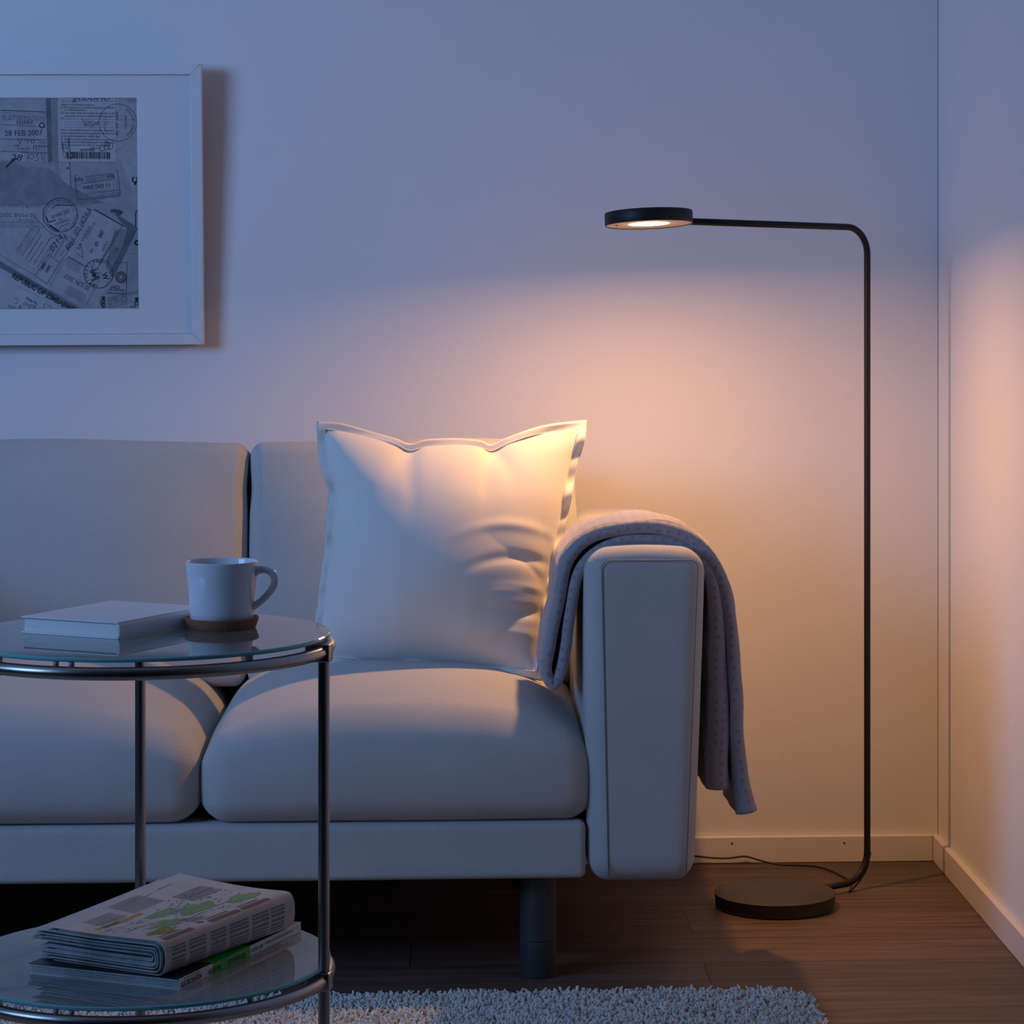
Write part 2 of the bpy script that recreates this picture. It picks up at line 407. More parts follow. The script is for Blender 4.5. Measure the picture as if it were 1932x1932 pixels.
def seat_fn(hx, hy, hz, ph):
    def f(x, y, z):
        u, v_, w_ = x/hx, y/hy, z/hz
        cr = max(0, 1-abs(u)**2.4)*max(0, 1-abs(v_*.96)**2.6)
        q = max(0, min(1, (w_+1)/2)); q = q*q*(3-2*q)
        nz = z+q*(.056*cr-.035*(abs(u)**3)-.006)
        ny = y+(-.020*math.cos(w_*PI/2*.9)*(1-abs(u)**4) if y < 0 else 0)
        nx = x*(1+.018*math.cos(w_*PI/2)*(1 if abs(u) > .5 else 0)*min(1, (abs(u)-.5)*2 if abs(u) > .5 else 0))
        nz += .0022*math.sin(x*19+ph)*math.sin(y*23+ph*2)*cr
        # drawn-in front corners
        if v_ < -.5: nz -= q*.014*abs(u)**4*(-v_-.5)*2
        return nx, ny, nz
    return f
def seat(x0, x1, ph):
    hx = (x1-x0)/2; hy, hz = .375, .092
    v, f = rbox(hx, hy, hz, .046, 22, 8, seat_fn(hx, hy, hz, ph))
    return mk('seat_cushion', G().add(v, f).xf(Matrix.Translation(((x0+x1)/2, -.575, .362))), M['sofa'], sofa, org=so)
seat(-.416, .222, .4); seat(-1.066, -.424, 1.7)
def back_fn(hx, hy, hz, ph):
    def f(x, y, z):
        u, w_ = x/hx, z/hz
        cr = max(0, 1-abs(u)**2.6)*max(0, 1-abs(w_)**2.6)
        ny = y+(-.045*cr if y < 0 else .01*cr)
        nz = z+(.010*max(0, 1-abs(u)**3)+.002*math.sin(x*14+ph) if z > 0 else 0)
        e = math.exp(-((abs(u)-1)/.10)**2)*math.exp(-((w_-1)/.16)**2)   # pinched upper corners
        ny += .010*e if y < 0 else 0; nz += .003*e
        nx = x-.004*math.copysign(1, x)*math.exp(-((w_-.62)/.16)**2)*abs(u)**6
        return nx, ny+.0016*math.sin(z*17+x*9+ph)*cr, nz
    return f
def backc(x0, x1, ph):
    hx = (x1-x0)/2+.002; hy, hz = .085, .222
    v, f = rbox(hx, hy, hz, .026, 20, 8, back_fn(hx, hy, hz, ph))
    T = Matrix.Translation(((x0+x1)/2, -.325, .632)) @ Matrix.Rotation(math.radians(-9), 4, 'X')
    return mk('back_cushion', G().add(v, f).xf(T), M['sofa'], sofa, org=so)
backc(-.381, .222, .3); backc(-1.062, -.387, 2.1)
for lx in (.136, -.976):
    for ly in (-.862, -.16):
        prof = [(0, 0), (.0285, 0), (.0305, .004), (.0305, .058), (.0292, .0595), (.0292, .0615), (.0305, .063), (.0305, .178), (0, .178)]
        o = mk('leg', G().add(*lathe(prof, 36, (lx, ly))), M['leg'], sofa, org=so, angle=40)
# ------------------------------------------------------------------ cushion
PB, PT = (-.665, 1256.), (-.545, 792.)
def pil(px, py):
    k = (py-PB[1])/(PT[1]-PB[1]); return atY(px, py, PB[0]+(PT[0]-PB[0])*k)
def curve(P):
    P = [Vector((a, b, 0)) for a, b in P]; Q = smooth_path(P, 8)
    d = [0]
    for a, b in zip(Q, Q[1:]): d.append(d[-1]+(b-a).length)
    def f(t):
        s = t*d[-1]; return (float(np.interp(s, d, [q.x for q in Q])), float(np.interp(s, d, [q.y for q in Q])))
    return f
cT = curve([(597, 797), (640, 799), (700, 812), (745, 826), (774, 838), (805, 830), (860, 826), (905, 830), (927, 838), (960, 824), (1010, 807), (1060, 797), (1107, 791)])
cB = curve([(591, 1252), (700, 1260), (850, 1265), (1024, 1284)])
cL = curve([(597, 797), (600, 850), (610, 900), (619, 930), (615, 980), (611, 1040), (602, 1110), (594, 1180), (591, 1252)])
cR = curve([(1107, 791), (1104, 830), (1092, 870), (1085, 905), (1077, 950), (1064, 1010), (1052, 1070), (1042, 1120), (1034, 1180), (1024, 1284)])
nP = Vector((0, -1, 0)); axis = (pil(600, 792)-pil(600, 1262)).normalized(); nP = axis.cross(Vector((1, 0, 0))).normalized()
if nP.y > 0: nP = -nP
FL = .030
def pillow_pt(u, v, side, puff=True):
    t, b_, l, r = cT(u), cB(u), cL(v), cR(v)
    c00, c10, c01, c11 = cT(0), cT(1), cB(0), cB(1)
    x = (1-v)*t[0]+v*b_[0]+(1-u)*l[0]+u*r[0]-((1-u)*(1-v)*c00[0]+u*(1-v)*c10[0]+(1-u)*v*c01[0]+u*v*c11[0])
    y = (1-v)*t[1]+v*b_[1]+(1-u)*l[1]+u*r[1]-((1-u)*(1-v)*c00[1]+u*(1-v)*c10[1]+(1-u)*v*c01[1]+u*v*c11[1])
    p = pil(x, y)
    a, b2 = (u-FL)/(1-2*FL), (v-FL)/(1-2*FL)
    h = 0
    if 0 < a < 1 and 0 < b2 < 1:
        ea, eb = 1-abs(2*a**.8-1)**2.3, 1-abs(2*b2-1)**2.3
        h = (ea*eb)**.72
        H = .098*h if side > 0 else -.055*h
        if side > 0:
            # creases fanning out from the pinch by the armrest
            cx, cy = x-1048, y-1130
            rr = math.hypot(cx*.8, cy); th = math.atan2(cy, -cx)
            am = math.exp(-((rr-70)/62)**2)*(1 if cx < 0 else 0)*math.exp(-max(0, th-1.1)**2*6)
            wv = abs(math.sin(th*4.6+.35*math.sin(rr*.035)+.4))**.6-.55
            H += .0034*wv*am*min(1, ea*7)*min(1, eb*5)
            for (x0_, y0_, sp_, kk, dp) in ((968, 1003, 80, .0022, .0030), (985, 1062, 85, .0024, -.0045), (985, 1118, 70, .0016, .0035), (975, 1160, 75, -.0008, -.005), (950, 1200, 70, .0006, .003)):
                dd_ = y-(y0_+kk*(x-x0_)**2); H += dp*math.exp(-(dd_/10)**2)*math.exp(-((x-x0_)/sp_)**2)*min(1, ea*8)
            # tucks under the top seam
            for tx, dx in ((774, -.35), (927, .45)):
                H -= .009*math.exp(-((x-tx-dx*(y-838))/20)**2)*math.exp(-((y-838)/60)**2)
            H += .004*math.sin(x*.021+y*.009)*h
        p = p+nP*H
    else:
        e = .004*math.sin(v*31+u*17+1)+.003*math.sin(v*57+u*23)
        p = p+nP*(e*(1 if side > 0 else 1)+(.0011 if side > 0 else -.0011))
    return p
def seg_us():
    a = [0, FL/3, FL*2/3, FL*.94, FL*1.0, FL*1.12, FL*1.5]; m = list(np.linspace(FL*2.2, 1-FL*2.2, 92))
    return a+m+[1-x for x in reversed(a)]
us = seg_us(); n = len(us)
g = G(); V = []; F = []
gr = {}
for side in (1, -1):
    for i, u in enumerate(us):
        for j, v_ in enumerate(us):
            if side < 0 and (i in (0, n-1) or j in (0, n-1)):
                gr[side, i, j] = gr[1, i, j]; continue
            gr[side, i, j] = len(V); V.append(tuple(pillow_pt(u, v_, side)))
    for i in range(n-1):
        for j in range(n-1):
            q = (gr[side, i, j], gr[side, i, j+1], gr[side, i+1, j+1], gr[side, i+1, j])
            F.append(q if side > 0 else tuple(reversed(q)))
pr = pil(820, 1262)
pill = tag(empty('throw_pillow', pr), 'large square cream cotton cushion with flanged edges leaning at the sofa armrest', 'cushion')
cov = mk('cushion_cover', G().add(V, F), M['pillow'], pill, org=pr)
sm = []
for t in np.linspace(0, 1, 60): sm.append(pillow_pt(FL+(1-2*FL)*t, FL, 1)+nP*.0008)
for t in np.linspace(0, 1, 60)[1:]: sm.append(pillow_pt(1-FL, FL+(1-2*FL)*t, 1)+nP*.0008)
for t in np.linspace(0, 1, 60)[1:]: sm.append(pillow_pt(1-FL-(1-2*FL)*t, 1-FL, 1)+nP*.0008)
for t in np.linspace(0, 1, 60)[1:-1]: sm.append(pillow_pt(FL, 1-FL-(1-2*FL)*t, 1)+nP*.0008)
mk('seam', G().add(*tube(sm, .0009, 5, closed=True)), M['pillow'], cov, org=pr)
zp = pil(1037, 1112)+nP*.004
g = G().add(*tube([zp, zp+Vector((.002, 0, -.009)), zp+Vector((.0005, 0, -.018))], [.0015, .0022, .0028], 8))
mk('zipper_pull', g, plain('brass', (.6, .38, .14), .3, 1), pill, org=pr)
# ------------------------------------------------------------------ blanket
YB = -.895
bp_ = [(1409, 1536), (1402, 1490), (1393, 1400), (1389, 1304), (1384, 1215), (1373, 1140), (1357, 1085), (1335, 1046), (1300, 1015), (1260, 1001), (1208, 996), (1155, 1001), (1110, 1016), (1081, 1042), (1064, 1080), (1051, 1150), (1037, 1220), (1031, 1268), (1045, 1294), (1059, 1270), (1067, 1225), (1076, 1160), (1087, 1100), (1104, 1062), (1130, 1038), (1165, 1024), (1208, 1020), (1262, 1024), (1303, 1040), (1334, 1074), (1347, 1110), (1355, 1205), (1357, 1320), (1356, 1420), (1354, 1492)]
bt = [.037, .029, .024, .023, .023, .024, .025, .025, .024, .023, .023, .023, .023, .023, .022, .021, .021, .020, .018, .018, .019, .019, .018, .018, .018, .018, .018, .018, .019, .021, .023, .028, .034, .038, .040]
ctr = smooth_path([atY(a, b, YB) for a, b in bp_], 5)
tt = list(np.interp(np.linspace(0, len(bp_)-1, len(ctr)), range(len(bp_)), bt))
prof = []
DB = .22
for k in range(9):                     # rounded fold at the front, flat behind
    a = PI/2+PI*k/8; prof.append((math.sin(a)*.5, -math.cos(a)*-1))
def bprof(t):
    P = []
    for k in range(9):
        a = -PI/2+PI*k/8; P.append((-math.sin(a)*t/2, -math.cos(a)*t/2+t/2))      # (normal offset, y offset from the front)
    for k in range(1, 13): P.append((-t/2, t/2+(DB-t)*k/13))
    for k in range(9):
        a = PI/2-PI*k/8; P.append((-math.sin(a)*t/2, math.cos(a)*t/2+DB-t/2))
    for k in range(1, 13): P.append((t/2, t/2+(DB-t)*(1-k/13)))
    return P
V = []; F = []; UV = []; sl = 0
for i, c in enumerate(ctr):
    tg = (ctr[min(i+1, len(ctr)-1)]-ctr[max(i-1, 0)]).normalized(); nn = Vector((tg.z, 0, -tg.x))
    if i: sl += (ctr[i]-ctr[i-1]).length
    P = bprof(tt[i]); pl = 0
    for k, (a, b) in enumerate(P):
        w1 = .0016*math.sin(sl*38+b*30)+.0012*math.sin(sl*71+b*55)
        drift = .012*(b/DB)*math.sin(sl*4.0+.6)
        V.append(tuple(c+nn*(a+w1*min(1, b*40))+Vector((0, b+.003*math.sin(sl*26), 0))+nn*drift*0))
        if k: pl += math.hypot(a-P[k-1][0], b-P[k-1][1])
        UV.append((sl, pl))
m = len(P); nr = len(ctr)
for i in range(nr-1):
    for k in range(m):
        F.append((i*m+k, i*m+(k+1) % m, (i+1)*m+(k+1) % m, (i+1)*m+k))
F.append(tuple(range(m-1, -1, -1))); F.append(tuple(range((nr-1)*m, nr*m)))
bo = atY(1208, 1035, YB+.15)
bl = mk('throw_blanket', G().add(V, F), M['blanket'], None, org=bo, uv=False); bl.location = bo
l = bl.data.uv_layers.new(name='UVMap')
for p in bl.data.polygons:
    for li in p.loop_indices:
        q = UV[bl.data.loops[li].vertex_index]
        l.data[li].uv = q
tag(bl, 'folded mauve-grey dotted fleece throw draped over the sofa armrest', 'blanket')
# ------------------------------------------------------------------ floor lamp
a = math.radians(38)
dirA = Vector((math.cos(a)*-1, 0, 0))*ct + Vector((0, 0, 0))
dirA = Vector((-math.cos(a)*ct-math.sin(a)*st, math.cos(a)*st-math.sin(a)*ct, 0)).normalized()   # from the pole towards the head
bc = atZ(1462, 1710, 0); lo = Vector((bc.x, bc.y, 0))
pole = lo-dirA*.238
lamp = tag(empty('floor_lamp', lo), 'black floor lamp with round base and lit disc head in the corner', 'lamp')
g = G().add(*lathe([(0, 0), (.108, 0), (.1105, .002), (.1125, .025), (.1135, .0265), (.112, .0275), (0, .0275)], 96, (0, 0)))
mk('base', g, plain('lamp_base_lit', (.040, .032, .026), .5), lamp, angle=40)  # lighter, browner copy of the lamp's black: warm lamplight put into the colour
hz = 1.2705
headc = pole+dirA*.541
P = fillet([lo-dirA*.100+Vector((0, 0, .017)), pole+Vector((0, 0, .017)), pole+Vector((0, 0, hz-.003)), headc-dirA*.077+Vector((0, 0, hz+.001))], [.058, .052], 14)
mk('pole', G().add(*tube(P, .0063, 20)), M['lampbase'], lamp, org=lo)
# head disc: slightly drooping plane
e1 = Vector((ct, -st, 0)); e2 = Vector((st, ct, 0))
up = (Vector((0, 0, 1))-e1*.040+e2*.0735).normalized()
ax1 = (e1-up*e1.dot(up)).normalized(); ax2 = up.cross(ax1)
HM = Matrix(((ax1.x, ax2.x, up.x), (ax1.y, ax2.y, up.y), (ax1.z, ax2.z, up.z))).to_4x4()
hc = Vector((headc.x, headc.y, 1.2635)); HM = Matrix.Translation(hc-lo) @ HM
g = G().add(*lathe([(.0765, .0005), (.0782, 0), (.079, .0012), (.079, .0215), (.0778, .0232), (0, .0232)], 80)).xf(HM)
sh = mk('lamp_head', g, M['lampbase'], lamp, angle=40)
g = G().add(*lathe([(.0775, .0012), (.0375, .0016), (.0365, .004)], 80)).xf(HM)
mk('underside_plate', g, M['under'], sh)['label'] = 'pale underside plate of the lamp head'
g = G().add(*lathe([(0, .0006), (.022, .0008), (.0366, .002)], 64)).xf(HM)
mk('light_diffuser', g, M['led'], sh)['label'] = 'glowing round diffuser'
g = G().add(*cyl(.0025, .0004, .0016, 16, c=(-.058, -.004))).xf(HM)
mk('switch', g, M['black'], sh)
ld = bpy.data.lights.new('lamp_light', 'AREA'); ld.shape = 'DISK'; ld.size = .03; ld.energy = LAMP_POWER; ld.color = (1, .475, .165); ld.spread = math.radians(175)
lt = bpy.data.objects.new('lamp_light', ld); COL.objects.link(lt); lt.parent = lamp
lt.matrix_local = HM @ Matrix.Translation((0, 0, -.003))
# cable
cpx = [(1290, 1612, -.022, 0), (1318, 1616, -.02, 0), (1350, 1619, -.02, 0), (1375, 1619, -.02, 0), (1400, 1616, -.02, 0), (1413, 1617, -.02, 0), (1440, 1625, -.03, 0)]
cp = [atY(p[0], p[1], p[2]) for p in cpx]
cp += [atZ(*q, .0025) for q in ((1470, 1631), (1500, 1632), (1540, 1634.5), (1575, 1646), (1605, 1664))]
tw = pole+Vector((0, 0, .0))
cp += [pole+dirA*.046-Vector((0, .004, -.0025)), pole+dirA*.0265+Vector((0, 0, .0130)), pole+dirA*.0110+Vector((0, 0, .0270)), pole+dirA*.0000+Vector((0, 0, .0417)), pole-dirA*.0085+Vector((0, 0, .0690))]
mk('power_cable', G().add(*tube(smooth_path(cp, 8), .0019, 8)), M['cable'], lamp, org=lo)
# ------------------------------------------------------------------ side table
TX, TY, TR = -.377, -2.055, .224
tb = tag(empty('side_table', (TX, TY, 0)), 'round two-tier glass side table with brushed metal rings and legs', 'table')
def shelf(z, mat, name):
    n = 128; t = .005
    prof = [(0, z-t), (TR-.0015, z-t), (TR, z-t+.0012), (TR, z-.0012), (TR-.0015, z), (0, z)]
    v, f = lathe(prof, n)
    fm = []
    for q in f:
        c = [v[i] for i in q]; rad = min(math.hypot(p[0], p[1]) for p in c)
        fm.append(1 if rad > TR-.002 else 0)
    o = mk(name, G().add(v, f), None, tb, mats=[mat, M['edge']], fm=fm, smooth=False)
    return o
ZT, ZL = .727, .335
shelf(ZT, M['glass'], 'glass_top'); shelf(ZL, M['glass_low'], 'glass_shelf')
LA = [math.radians(x) for x in (-12, 98, 222)]
RRG = .2225
for z in (ZT, ZL):
    zc = z-.0178
    pts = [(RRG*math.cos(2*PI*i/120), RRG*math.sin(2*PI*i/120), zc) for i in range(120)]
    rg = mk('ring', G().add(*tube(pts, .0076, 16, closed=True)), M['steel'], tb)
    for deg in (-50, -105, 20, 120, 165, 250):
        aa = math.radians(deg); g = G().add(*cyl(.0035, z-.0106, z-.005, 16, c=((RRG-.004)*math.cos(aa), (RRG-.004)*math.sin(aa))))
        mk('pad', g, M['pad'], rg)
for aa in LA:
    lx, ly = (RRG+.001)*math.cos(aa), (RRG+.001)*math.sin(aa)
    lg = mk('leg', G().add(*cyl(.0069, .0082, ZT-.014, 24, c=(lx, ly), bev=.001)), M['steel'], tb, angle=40)
    for z in (ZT, ZL):
        g = G().add(*bbox(-.021, .0090, -.0100, .0100, -.0300, -.0080, .0025)).xf(Matrix.Translation((lx, ly, z)) @ Matrix.Rotation(aa, 4, 'Z'))
        mk('connector', g, M['steel'], lg, angle=40)
# ------------------------------------------------------------------ cup and coaster
mc = Vector((-.288, -2.007, ZT))
g = G().add(*lathe([(0, 0), (.0405, 0), (.0415, .001), (.0452, .0105), (.0452, .013), (.044, .0135), (.0415, .0105), (.0405, .0085), (0, .0085)], 72))
o = mk('cork_coaster', g, M['cork'], None, angle=40); o.location = mc
tag(o, 'round brown cork coaster under the white mug', 'coaster')
mg = tag(empty('mug', mc+Vector((0, 0, .0085))), 'white porcelain mug with a loop handle standing on the cork coaster', 'mug')
H = .0735
prof = [(0, .0008), (.036, 0), (.0385, .002), (.0393, .012), (.0405, .03), (.0425, .052), (.0446, H-.001), (.0444, H), (.0432, H), (.0424, H-.002), (.0403, .052), (.038, .03), (.0363, .012), (.033, .006), (0, .005)]
mk('cup', G().add(*lathe(prof, 80)), M['porcelain'], mg)
hp = smooth_path([(.0405, 0, .0605), (.046, 0, .0628), (.055, 0, .0635), (.0635, 0, .0585), (.0665, 0, .050), (.0625, 0, .0395), (.053, 0, .0285), (.0445, 0, .0215), (.0385, 0, .0185)], 6)
hr = list(np.interp(np.linspace(0, 8, len(hp)), range(9), [.0066, .0052, .0046, .0046, .0047, .0046, .0043, .0045, .0054]))
V, F = tube(hp, hr, 16, up=Vector((0, 1, 0)))
V = [(p[0], p[1]*1.25, p[2]) for p in V]
mk('handle', G().add(V, F).xf(Matrix.Rotation(math.radians(-9), 4, 'Z')), M['porcelain'], mg)
# ------------------------------------------------------------------ book on the table
A, B, D = Vector((-.399, -2.116, 0)), Vector((-.333, -1.945, 0)), Vector((-.526, -2.047, 0))
ex = (D-A).normalized(); ey = (B-A).normalized(); wl, wh = (D-A).length, .183
ey = Vector((ex.y, -ex.x, 0)); ey = ey if ey.y > 0 else -ey
BM = Matrix(((ex.x, ey.x, 0, A.x), (ex.y, ey.y, 0, A.y), (0, 0, 1, ZT), (0, 0, 0, 1)))
bk = empty('notebook', (0, 0, 0)); bk.matrix_world = BM
tag(bk, 'white hardback notebook with dotted spine lying beside the mug on the glass table', 'book')
mk('page_block', G().add(*bbox(.004, wl-.003, .003, wh-.003, .0022, .0183, .0008)), M['page'], bk, smooth=False)
def board(z0, z1): return bbox(.002, wl, 0, wh, z0, z1, .0007)
mk('cover', G().add(*board(.0183, .0203)), M['bookplain'], bk, smooth=False); mk('cover', G().add(*board(0, .0022)), M['bookplain'], bk, smooth=False)
sp = []
for k in range(9):
    aa = -PI/2+PI*k/8; sp.append((.004-.0045*math.cos(aa), .01015+.0100*math.sin(aa)))
V = []; F = []
for i, (x, z) in enumerate(sp):
    for y in (0, wh): V.append((x, y, z))
for i, (x, z) in enumerate(sp):
    for y in (0, wh): V.append((x+.0016*(1 if 1 else 0), y, .01015+(z-.01015)*.84))
k = len(sp)
for i in range(k-1):
    F += [(2*i, 2*i+2, 2*i+3, 2*i+1), (2*k+2*i, 2*k+2*i+1, 2*k+2*i+3, 2*k+2*i+2), (2*i, 2*k+2*i, 2*k+2*i+2, 2*i+2), (2*i+1, 2*i+3, 2*k+2*i+3, 2*k+2*i+1)]
F += [(0, 1, 2*k+1, 2*k), (2*k-2, 4*k-2, 4*k-1, 2*k-1)]
o = mk('spine', G().add(V, F), M['book'], bk, angle=60); o['label'] = 'dotted spine'
# ------------------------------------------------------------------ text tools
TC = {}
def text_geo(s, shear=0, bold=0):
    key = (s, shear, bold)
    if key in TC: return TC[key]
    cu = bpy.data.curves.new('t', 'FONT'); cu.body = s; cu.size = 1; cu.shear = shear; cu.offset = bold; cu.resolution_u = 3
    o = bpy.data.objects.new('t', cu); COL.objects.link(o)
    dg = bpy.context.evaluated_depsgraph_get(); me = bpy.data.meshes.new_from_object(o.evaluated_get(dg))
    v = np.array([x.co[:2] for x in me.vertices]) if len(me.vertices) else np.zeros((0, 2)); f = [tuple(p.vertices) for p in me.polygons]
    wd = v[:, 0].max() if len(v) else .3
    bpy.data.objects.remove(o); bpy.data.curves.remove(cu); bpy.data.meshes.remove(me)
    TC[key] = (v, f, wd); return TC[key]
# ------------------------------------------------------------------ picture on the wall
PM = Matrix.Translation(atY(387, 648, -.012)) @ Matrix.Rotation(math.radians(3.0), 4, 'X') @ Matrix.Rotation(math.radians(-.25), 4, 'Y')
pic = empty('framed_picture', (0, 0, 0)); pic.matrix_world = PM
tag(pic, 'white framed print of passport stamps hanging above the sofa', 'picture')
PW, PH, fd, fw = .74, .552, .030, .021
oc = [(-PW, 0), (0, 0), (0, PH), (-PW, PH)]; ic = [(-PW+fw, fw), (-fw, fw), (-fw, PH-fw), (-PW+fw, PH-fw)]
for i in range(4):
    j = (i+1) % 4; o1, o2, i1, i2 = oc[i], oc[j], ic[i], ic[j]
    dd = Vector((o2[0]-o1[0], 0, o2[1]-o1[1])).normalized()*.00025
    V = []
    for y in (0, -fd):
        for (x, z), s in ((o1, 1), (o2, -1), (i2, -1), (i1, 1)): V.append((x+dd.x*s, y, z+dd.z*s))
    F = [(0, 1, 2, 3), (7, 6, 5, 4), (0, 4, 5, 1), (1, 5, 6, 2), (2, 6, 7, 3), (3, 7, 4, 0)]
    o = mk('frame', G().add(V, F), M['frame'], pic, smooth=False)
    bv = o.modifiers.new('bevel', 'BEVEL'); bv.width = .0008; bv.segments = 2
mk('backing', G().add(*box(-PW+.01, -.01, -.018, -.006, .01, PH-.01)), M['mat'], pic, smooth=False)
px_s = 5.24/FPX                      # metres per photo pixel at the picture
def L2(cx, cy):                      # sketch units of the print to metres in the picture's plane
    return ((30+cx/4.392-387)*px_s*1.0, (648-(160+cy/4.392))*px_s)
o1 = L2(-1100, 128); o2 = L2(1040, 1849)
x0, x1, z0, z1 = o1[0], o2[0], o2[1], o1[1]
x0 = -PW+.12
mk('mat_board', G().add(*box(x1, -fw-.0005, -.0215, -.0185, fw+.0005, PH-fw-.0005)).add(*box(-PW+fw, x0, -.0215, -.0185, fw, PH-fw)).add(*box(x0, x1, -.0215, -.0185, z1, PH-fw-.0005)).add(*box(x0, x1, -.0215, -.0185, fw+.0005, z0)), M['mat'], pic, smooth=False)
YP = -.0186
class Ink:
    def __init__(s): s.g = G(); s.k = 0
    def P(s, c, lay): x, z = L2(*c); return (x, YP-.00004*lay, z)
    def poly(s, pts, lay=1):
        # clip to the opening
        q = clip([L2(*p) for p in pts])
        if len(q) > 2:
            a = sum(q[i][0]*q[(i+1) % len(q)][1]-q[(i+1) % len(q)][0]*q[i][1] for i in range(len(q)))
            if a < 0: q = q[::-1]
            s.g.add([(x, YP-.00004*lay, z) for x, z in q], [tuple(range(len(q)))])
    def line(s, pts, w=2.5, lay=6):
        for a, b in zip(pts, pts[1:]):
            dx, dy = b[0]-a[0], b[1]-a[1]; d = math.hypot(dx, dy) or 1; nx, ny = -dy/d*w/2, dx/d*w/2; ex_, ey_ = dx/d*w*.3, dy/d*w*.3
            s.poly([(a[0]+nx-ex_, a[1]+ny-ey_), (b[0]+nx+ex_, b[1]+ny+ey_), (b[0]-nx+ex_, b[1]-ny+ey_), (a[0]-nx-ex_, a[1]-ny-ey_)], lay)
    def circ(s, c, r, w=3, a0=0, a1=360, lay=6):
        n = max(8, int(abs(a1-a0)/6)); s.line([(c[0]+r*math.cos(math.radians(a0+(a1-a0)*i/n)), c[1]+r*math.sin(math.radians(a0+(a1-a0)*i/n))) for i in range(n+1)], w, lay)
    def text(s, t, x, y, size, rot=0, width=None, shear=0, bold=0, lay=7):
        v, f, wd = text_geo(t, shear, bold)
        sx = size if width is None else width/wd
        cr, sr = math.cos(math.radians(rot)), math.sin(math.radians(rot))
        for q in f:
            pts = []
            for i in q:
                a, b = v[i][0]*sx, -v[i][1]*size; pts.append((x+a*cr-b*sr, y+a*sr+b*cr))
            s.poly(pts, lay)
    def arc(s, t, c, r, size, mid, span, inward=False, lay=7, bold=0):   # letters along a circle, angles clockwise from the right
        for i, ch in enumerate(t):
            if ch == ' ': continue
            k = (i/(len(t)-1)-.5)*span; an = math.radians(mid+(k if not inward else -k))
            x, y = c[0]+r*math.cos(an), c[1]+r*math.sin(an); rot = math.degrees(an)+(90 if not inward else -90)
            v, f, wd = text_geo(ch, 0, bold); cr, sr = math.cos(math.radians(rot)), math.sin(math.radians(rot))
            s.text(ch, x-wd*size/2*cr, y-wd*size/2*sr, size, rot, lay=lay, bold=bold)
def clip(q):
    for ax, lim, sg in ((0, x0+.0005, 1), (0, x1-.0005, -1), (1, z0+.0005, 1), (1, z1-.0005, -1)):
        out = []
        for i in range(len(q)):
            a, b = q[i], q[(i+1) % len(q)]; ia, ib = (a[ax]-lim)*sg >= 0, (b[ax]-lim)*sg >= 0
            if ia: out.append(a)
            if ia != ib:
                t = (lim-a[ax])/(b[ax]-a[ax]); out.append((a[0]+(b[0]-a[0])*t, a[1]+(b[1]-a[1])*t))
        q = out
        if not q: break
    return q
def rrect(x0_, y0_, x1_, y1_, r, rot=0, n=4):
    P = []
    for cx, cy, a0 in ((x1_-r, y0_+r, -90), (x1_-r, y1_-r, 0), (x0_+r, y1_-r, 90), (x0_+r, y0_+r, 180)):
        for k in range(n+1):
            an = math.radians(a0+90*k/n); P.append((cx+r*math.cos(an), cy+r*math.sin(an)))
    if rot:
        mx, my = (x0_+x1_)/2, (y0_+y1_)/2; c, s_ = math.cos(math.radians(rot)), math.sin(math.radians(rot))
        P = [(mx+(x-mx)*c-(y-my)*s_, my+(x-mx)*s_+(y-my)*c) for x, y in P]
    return P
lt1, wh1, dk1, dm1 = Ink(), Ink(), Ink(), Ink()
lt1.poly([(-500, 130), (305, 130), (312, 655), (-500, 600)], 1)
dk1.poly([(305, 130), (345, 130), (352, 640), (318, 660)], 2); dm1.poly([(345, 130), (398, 130), (398, 640), (352, 640)], 2)
wh1.poly([p for p in rrect(397, 90, 872, 652, 26)], 2)
lt1.poly([(872, 130), (1040, 130), (1040, 1000), (905, 640), (872, 620)], 1)
# open passport lying across the lower half
dm1.poly([(-500, 640), (40, 640), (120, 690), (330, 700), (500, 850), (760, 985), (520, 1010), (40, 990), (-500, 980)], 3)
lt1.poly([(40, 1000), (500, 1000), (660, 1040), (930, 1180), (1040, 1195), (800, 1590), (700, 1843), (560, 1843), (-500, 1240), (-500, 1000)], 3)
dk1.poly([(830, 1050), (1040, 1190), (985, 1300), (835, 1600), (800, 1560), (915, 1330), (950, 1200)], 4)
dm1.poly([(850, 1200), (950, 1200), (915, 1330), (800, 1560), (770, 1500)], 4)
dk1.poly([(-500, 1240), (-500, 1190), (40, 1530), (560, 1843), (470, 1843), (40, 1580)], 4)
wh1.poly([(-500, 1250), (40, 1590), (455, 1843), (-500, 1843)], 4)
lt1.poly([(398, 655), (490, 660), (498, 850), (440, 810)], 4)
K = Ink(); Fd = Ink()
# entry stamp, upper left
K.line([(-60, 228), (300, 244)], 6); Fd.line([(-60, 245), (300, 262)], 3)
Fd.text('S.A. IMMIGRATION', -80, 285, 34, 2, 370); Fd.text('PORT OF CONTROL', -40, 310, 30, 2, 340); K.text('ENTRY', 66, 343, 38, 0, 135)
Fd.line([(-60, 345), (302, 366)], 5); Fd.circ((272, 352), 20, 8)
K.text('28 FEB 2007', -30, 437, 62, -1, 305); K.line([(-60, 462), (302, 470)], 4)
K.line([(75, 462), (92, 500), (112, 460)], 4); K.line([(128, 470), (160, 466), (156, 497)], 4); K.circ((194, 482), 14, 4)
Fd.text('MISC', 250, 500, 26, 2); K.text('OF ......... PERMIT', 40, 525, 27, 2, 290); K.text('.....VALID TO......', 20, 552, 30, 1, 280)
K.line([(-60, 562), (310, 572)], 4); K.line([(100, 572), (312, 582)], 3)
